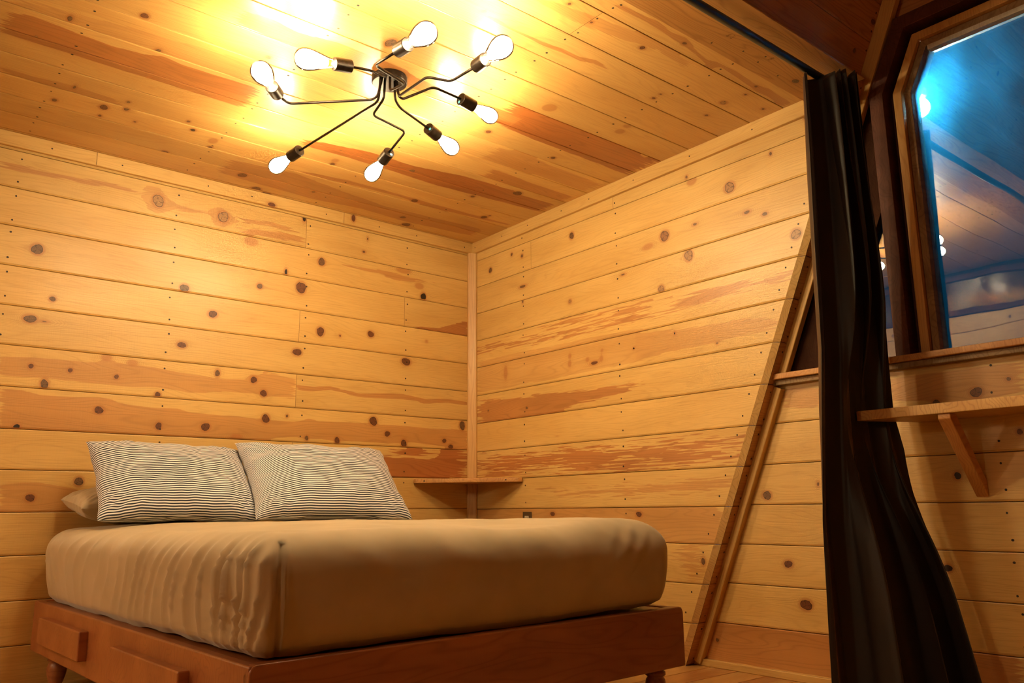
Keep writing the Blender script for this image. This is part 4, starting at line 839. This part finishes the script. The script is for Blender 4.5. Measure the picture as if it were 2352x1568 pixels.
def stripe_mat():
    m = NT('ticking_stripe'); c = m.sep(m.attr('cloth'))
    f = m.math('FRACT', m.math('MULTIPLY', c[1], 1 / .0115))
    tri_ = m.math('ABSOLUTE', m.math('SUBTRACT', f, .5))
    s = m.rng(tri_, .21, .27, 0, 1)
    tc = m.n('ShaderNodeTexCoord').outputs['Object']; n = m.noise(tc, 600, 1)
    col = m.mix(s, (.80, .80, .83), (.028, .032, .048))
    m.set(m.b.inputs['Base Color'], col); m.b.inputs['Roughness'].default_value = .85; m.b.inputs['Specular IOR Level'].default_value = .25; m.b.inputs['Sheen Weight'].default_value = .15
    m.bump(n, .1, .001); return m.m
TICK = stripe_mat()
def place(o, c, lean, rz, roll=0):
    o.matrix_world = Matrix.Translation(c) @ Matrix.Rotation(rz, 4, 'Z') @ Matrix.Rotation(lean, 4, 'X') @ Matrix.Rotation(roll, 4, 'Z')
p1 = pillow_mesh('pillow', .665, .47, .17, TICK, 1.3)
place(p1, (-1.862, -.345, .820), math.radians(44), math.radians(1), math.radians(-1.5))
tag(p1, 'striped pillow on the left, leaning on the board wall', 'pillow', 'striped pillows')
p2 = pillow_mesh('pillow', .755, .50, .18, TICK, 4.7, twist=.25)
place(p2, (-1.205, -.435, .825), math.radians(44), math.radians(-3), math.radians(-1.0))
tag(p2, 'striped pillow nearer the corner, overlapping the other striped one', 'pillow', 'striped pillows')
p3 = pillow_mesh('pillow', .66, .30, .17, TAN, 8.1)
place(p3, (-1.90, -.165, .728), math.radians(8), math.radians(4))
tag(p3, 'plain tan pillow lying flat behind the left striped pillow', 'pillow')

# ------------------------------------------------------------------ corner shelf, outlet, wall shelf
cs_ = empty('corner_shelf', (0, 0, .84)); tag(cs_, 'small triangular wooden shelf in the corner between the two board walls', 'shelf')
bm = bmesh.new(); prism_bm(bm, [(-.0465, -.001, 0), (-.425, -.001, 0), (-.432, -.012, 0), (-.430, -.030, 0), (-.420, -.040, 0), (-.040, -.462, 0), (-.030, -.470, 0), (-.012, -.474, 0), (-.001, -.465, 0), (-.001, -.0465, 0), (-.012, -.0465, 0), (-.0465, -.012, 0)], (0, 0, .024))
obj('shelf_board', bm, W_SHELF, cs_, bevel=.003)
fd = Vector((.380, -.422, 0)).normalized(); nn = Vector((-.422, -.380, 0)).normalized()
for q in (.035, .505):
    bm = bmesh.new(); c = Vector((-.420, -.040, .012)) + fd * q + nn * .0006
    bmesh.ops.create_circle(bm, cap_ends=True, segments=10, radius=.0042, matrix=frame_to(nn, c)); obj('screw_head', bm, NAIL, cs_)

ou = empty('power_outlet', (0, -.504, .618)); tag(ou, 'brown wall outlet with a pale socket above the mattress edge', 'outlet')
BR = plain('brown_plastic', (.085, .052, .026), .35); IV = plain('ivory_plastic', (.62, .54, .38), .4)
bm = bmesh.new(); box_bm(bm, (-.007, -.036, -.058), (.0, .036, .058)); obj('cover_plate', bm, BR, ou, bevel=.003)
for z in (.021, -.021):
    bm = bmesh.new(); box_bm(bm, (-.0095, -.0165, z - .014), (-.006, .0165, z + .014)); rc_ = obj('receptacle', bm, IV, ou, bevel=.003)
    bm = bmesh.new()
    for yy in (-.006, .006): box_bm(bm, (-.0099, yy - .0011, z - .002), (-.0094, yy + .0011, z + .007))
    obj('slots', bm, NAIL, rc_)

ws = empty('wall_shelf', (XF, -2.83, 1.0)); tag(ws, 'plank shelf below the large window held by a diagonal wooden strut', 'shelf')
def WL(p): return Vector(p) - Vector((XF, -2.83, 1.0))
bm = bmesh.new(); prism_bm(bm, [WL(q) for q in ((-.150, -2.527, .993), (-.150, -3.75, .993), (XF - .001, -3.75, .993), (XF - .001, -2.640, .993))], (0, 0, .036))
obj('shelf_board', bm, W_TRIM2 if False else W_STICK, ws, bevel=.003)
for yb in (-2.83, -3.55):
    bm = bmesh.new(); a = WL((XF - .001, yb, .715)); d = Vector((-.235, 0, .275)); n_ = Vector((.275, 0, .235)).normalized()
    prism_bm(bm, [a + Vector((0, .02, 0)), a + Vector((0, .02, .055)), WL((-.095, yb + .02, .993)), WL((-.142, yb + .02, .993)), WL((-.142, yb + .02, .975))], (0, -.042, 0))
    obj('bracket', bm, W_SHELF, ws, bevel=.003)

# ------------------------------------------------------------------ curtain, rod
CURT = NT('black_satin_cloth')
def curt():
    m = CURT; tc = m.n('ShaderNodeTexCoord').outputs['Object']; w = m.noise(tc, 700, 1); n = m.noise(tc, 3, 2)
    m.set(m.b.inputs['Base Color'], m.mix(n, (.020, .015, .012), (.026, .019, .015)))
    m.b.inputs['Roughness'].default_value = .46; m.b.inputs['Sheen Weight'].default_value = .45; m.b.inputs['Sheen Roughness'].default_value = .35; m.b.inputs['Sheen Tint'].default_value = (1, .62, .42, 1)
    m.b.inputs['Specular IOR Level'].default_value = .35; m.bump(w, .1, .001); return m.m
CB = curt()
def lerpk(t, keys):
    ks = [k[0] for k in keys]
    return tuple(float(np.interp(t, ks, [k[1][i] for k in keys])) for i in range(len(keys[0][1])))
LK = [(0, (-.348, -2.550, 2.300)), (.04, (-.350, -2.550, 2.26)), (.28, (-.372, -2.55, 1.685)), (.48, (-.396, -2.55, 1.231)), (.74, (-.484, -2.55, .636)), (1, (-.530, -2.56, .015))]
RK = [(0, (-.060, -2.612, 2.355)), (.2, (.0, -2.590, 1.90)), (.40, (.030, -2.588, 1.45)), (.57, (.040, -2.575, 1.03)), (.69, (.045, -2.62, .74)), (.84, (.05, -2.71, .40)), (1, (.055, -2.79, .015))]
def curtain():
    ns, nt = 360, 140; V = []
    for j in range(nt + 1):
        t = j / nt
        A = Vector(lerpk(t, LK)); B = Vector(lerpk(t, RK)); D = B - A; Dh = Vector((D.x, D.y, 0)); n = Vector((Dh.y, -Dh.x, 0)).normalized()
        if n.y > 0: n = -n
        k = math.exp(-((t / .22) ** 1.5))
        for i in range(ns + 1):
            s = i / ns
            # a broad loose panel on the left, tight pleats gathered at the far end of the rod
            ph = 2 * PI * (1.5 * s + 1.9 * s * s) + .9 * math.sin(t * 2.4 + 1.1) * s + .9 * fn(t * 1.3, s * 2, 2) + 2.6
            w1 = math.sin(ph); w1 = math.copysign(abs(w1) ** .8, w1)
            w2 = math.sin(2 * PI * 15 * s) * max(0, min(1, (s - .42) * 5))
            env = min(1, s * 5.5) * min(1, (1 - s) * 12)
            am = (.048 + .022 * t) * (1.15 - .35 * s)
            off = env * (am * w1 * (1 - .55 * k * (s > .42)) + .017 * k * w2) + .012 * fn(s * 5, t * 2.2, 5) + .004 * fn(s * 22, t * 5, 7)
            P = A + D * s + n * off + Dh.normalized() * (.024 * math.cos(ph) * env)
            P.z = A.z + (B.z - A.z) * min(1, s * 2.2)
            P.z -= .045 * math.exp(-((s - .45) / .14) ** 2) * math.exp(-t * 9)
            if j == 0: P.z += .005 * math.sin(ph) + .004 * w2
            wz = math.exp(-((P.z - 1.01) / .30) ** 2); yl = -2.55 if P.x < -.17 else -2.519 - (P.x + .15) * .42
            if P.y < yl: P.y += (yl - P.y) * wz
            P.x = min(P.x, .066)
            V.append(P)
    F = []
    for j in range(nt):
        for i in range(ns):
            p = j * (ns + 1) + i; F.append([p, p + 1, p + ns + 2, p + ns + 1])
    return V, F
V, F = curtain()
cu = mesh_np('curtain', [tuple(v) for v in V], F, CB)
sd = cu.modifiers.new('s', 'SOLIDIFY'); sd.thickness = .0018
tag(cu, 'long black curtain bunched at the end of the rod beside the window', 'curtain')
CHROME = plain('chrome', (.8, .8, .8), .12, 1.0)
RY, RZ = -2.548, 2.330
for x in (-.200, -.165, -.132, -.100, -.068, -.036, -.006):
    bm = bmesh.new()
    for k in range(24):
        pass
    pts = [(x + .007 * math.sin(x * 300), RY + .023 * math.cos(a), RZ - .006 + .023 * math.sin(a)) for a in np.linspace(0, 2 * PI, 25)]
    tube_bm(bm, pts, .0032, 8)
    g_ = obj('grommet', bm, CHROME, cu, smooth=True); g_['label'] = 'chrome grommet ring'
rod = empty('curtain_rod', (-1.5, RY, RZ)); tag(rod, 'straight black curtain rod under the header board at the open ceiling edge', 'curtain rod')
bm = bmesh.new(); tube_bm(bm, [(-1.44, 0, 0), (1.55, 0, 0)], .0150, 20); obj('pole', bm, plain('black_paint', (.010, .009, .008), .45), rod, smooth=True)
for x in (-1.2, 1.53):
    bm = bmesh.new(); box_bm(bm, (x - .012, -.012, .010), (x + .012, .012, .046)); obj('bracket', bm, BLACK, rod, bevel=.002)

# globe lamps added out of view to brighten the bed's side and far wall
for (gx, gy, gz, dz, gl, lab) in ((-5.35, -2.95, 1.86, (0, .60, 1.5), FILL_MAIN, 'added globe lamp behind the viewer, out of view, filling light onto the far wall'), (-3.95, -.38, 1.50, (0, 0, .86), FILL_BEDSIDE, 'added globe lamp left of the bed, out of view, filling light onto its side')):
 pl = empty('fill_globe', (gx, gy, gz)); tag(pl, lab, 'lamp')
 bm = bmesh.new(); bmesh.ops.create_uvsphere(bm, u_segments=24, v_segments=16, radius=.12); obj('globe', bm, emit('fill_glow', (1.0, .82, .54), gl), pl, smooth=True)
 bm = bmesh.new(); lathe_bm(bm, [(0, .118), (.035, .118), (.035, .150), (.02, .165), (0, .165)], seg=20); obj('holder', bm, BLACK, pl, smooth=True)
 bm = bmesh.new(); tube_bm(bm, [(0, 0, .16), (0, 0, dz[2] * .98), dz], .004, 8); obj('cord', bm, BLACK, pl, smooth=True)

# ------------------------------------------------------------------ outside
ol = empty('outdoor_light', (.28, -2.699, 2.304)); tag(ol, 'bright white outdoor lamp glowing behind the large window', 'outdoor light')
bm = bmesh.new(); bmesh.ops.create_uvsphere(bm, u_segments=20, v_segments=12, radius=.040); obj('lamp_globe', bm, emit('outdoor_glow', (.50, .85, 1.0), OUTL), ol, smooth=True)
bm = bmesh.new(); lathe_bm(bm, [(0, .042), (.030, .042), (.034, .050), (.034, .075), (0, .080)], seg=20); obj('lamp_base', bm, BLACK, ol, smooth=True)
bm = bmesh.new(); tube_bm(bm, [(0, 0, .07), (0, 0, .16), (0, 0, .36), (-.148, 0, .36)], .008); obj('bracket_arm', bm, BLACK, ol, smooth=True)
bm = bmesh.new(); box_bm(bm, (.20, -12, -.3), (14, 6, -.25)); o = obj('ground', bm, plain('dark_ground', (.03, .04, .03), .9)); tag(o, 'dark ground outside the cabin', kind='structure')

wd = bpy.data.worlds.new('night_sky'); S.world = wd; wd.use_nodes = True
bg = wd.node_tree.nodes['Background']; bg.inputs[0].default_value = (.02, .30, .62, 1); bg.inputs[1].default_value = SKY

# ------------------------------------------------------------------ camera
cd = bpy.data.cameras.new('camera'); co = bpy.data.objects.new('camera', cd); COL.objects.link(co)
cd.sensor_width = 36; cd.lens = 36 * 1886.974 / 2352; cd.clip_start = .02; cd.clip_end = 100
yaw, pit, rol = math.radians(50.18414), math.radians(11.54702), math.radians(-.55511)
fw = Vector((math.cos(yaw) * math.cos(pit), math.sin(yaw) * math.cos(pit), math.sin(pit))); ri = Vector((math.sin(yaw), -math.cos(yaw), 0)); up = ri.cross(fw)
r2 = math.cos(rol) * ri + math.sin(rol) * up; u2 = -math.sin(rol) * ri + math.cos(rol) * up
M = Matrix((r2, u2, -fw)).transposed().to_4x4(); M.translation = (-3.04002, -4.02947, -.08625 + .775)
co.matrix_world = M; S.camera = co
S.view_settings.view_transform = 'Standard'; S.view_settings.look = 'None'; S.view_settings.gamma = 1; S.view_settings.use_curve_mapping = False
S.view_settings.exposure = EXPOSURE
S.cycles.use_light_tree = False; S.cycles.use_adaptive_sampling = True; S.cycles.adaptive_threshold = .05; S.cycles.max_bounces = 8; S.cycles.diffuse_bounces = 4; S.cycles.glossy_bounces = 4; S.cycles.transparent_max_bounces = 12
S.cycles.caustics_reflective = False; S.cycles.caustics_refractive = False; S.cycles.sample_clamp_indirect = 25; S.cycles.use_denoising = True
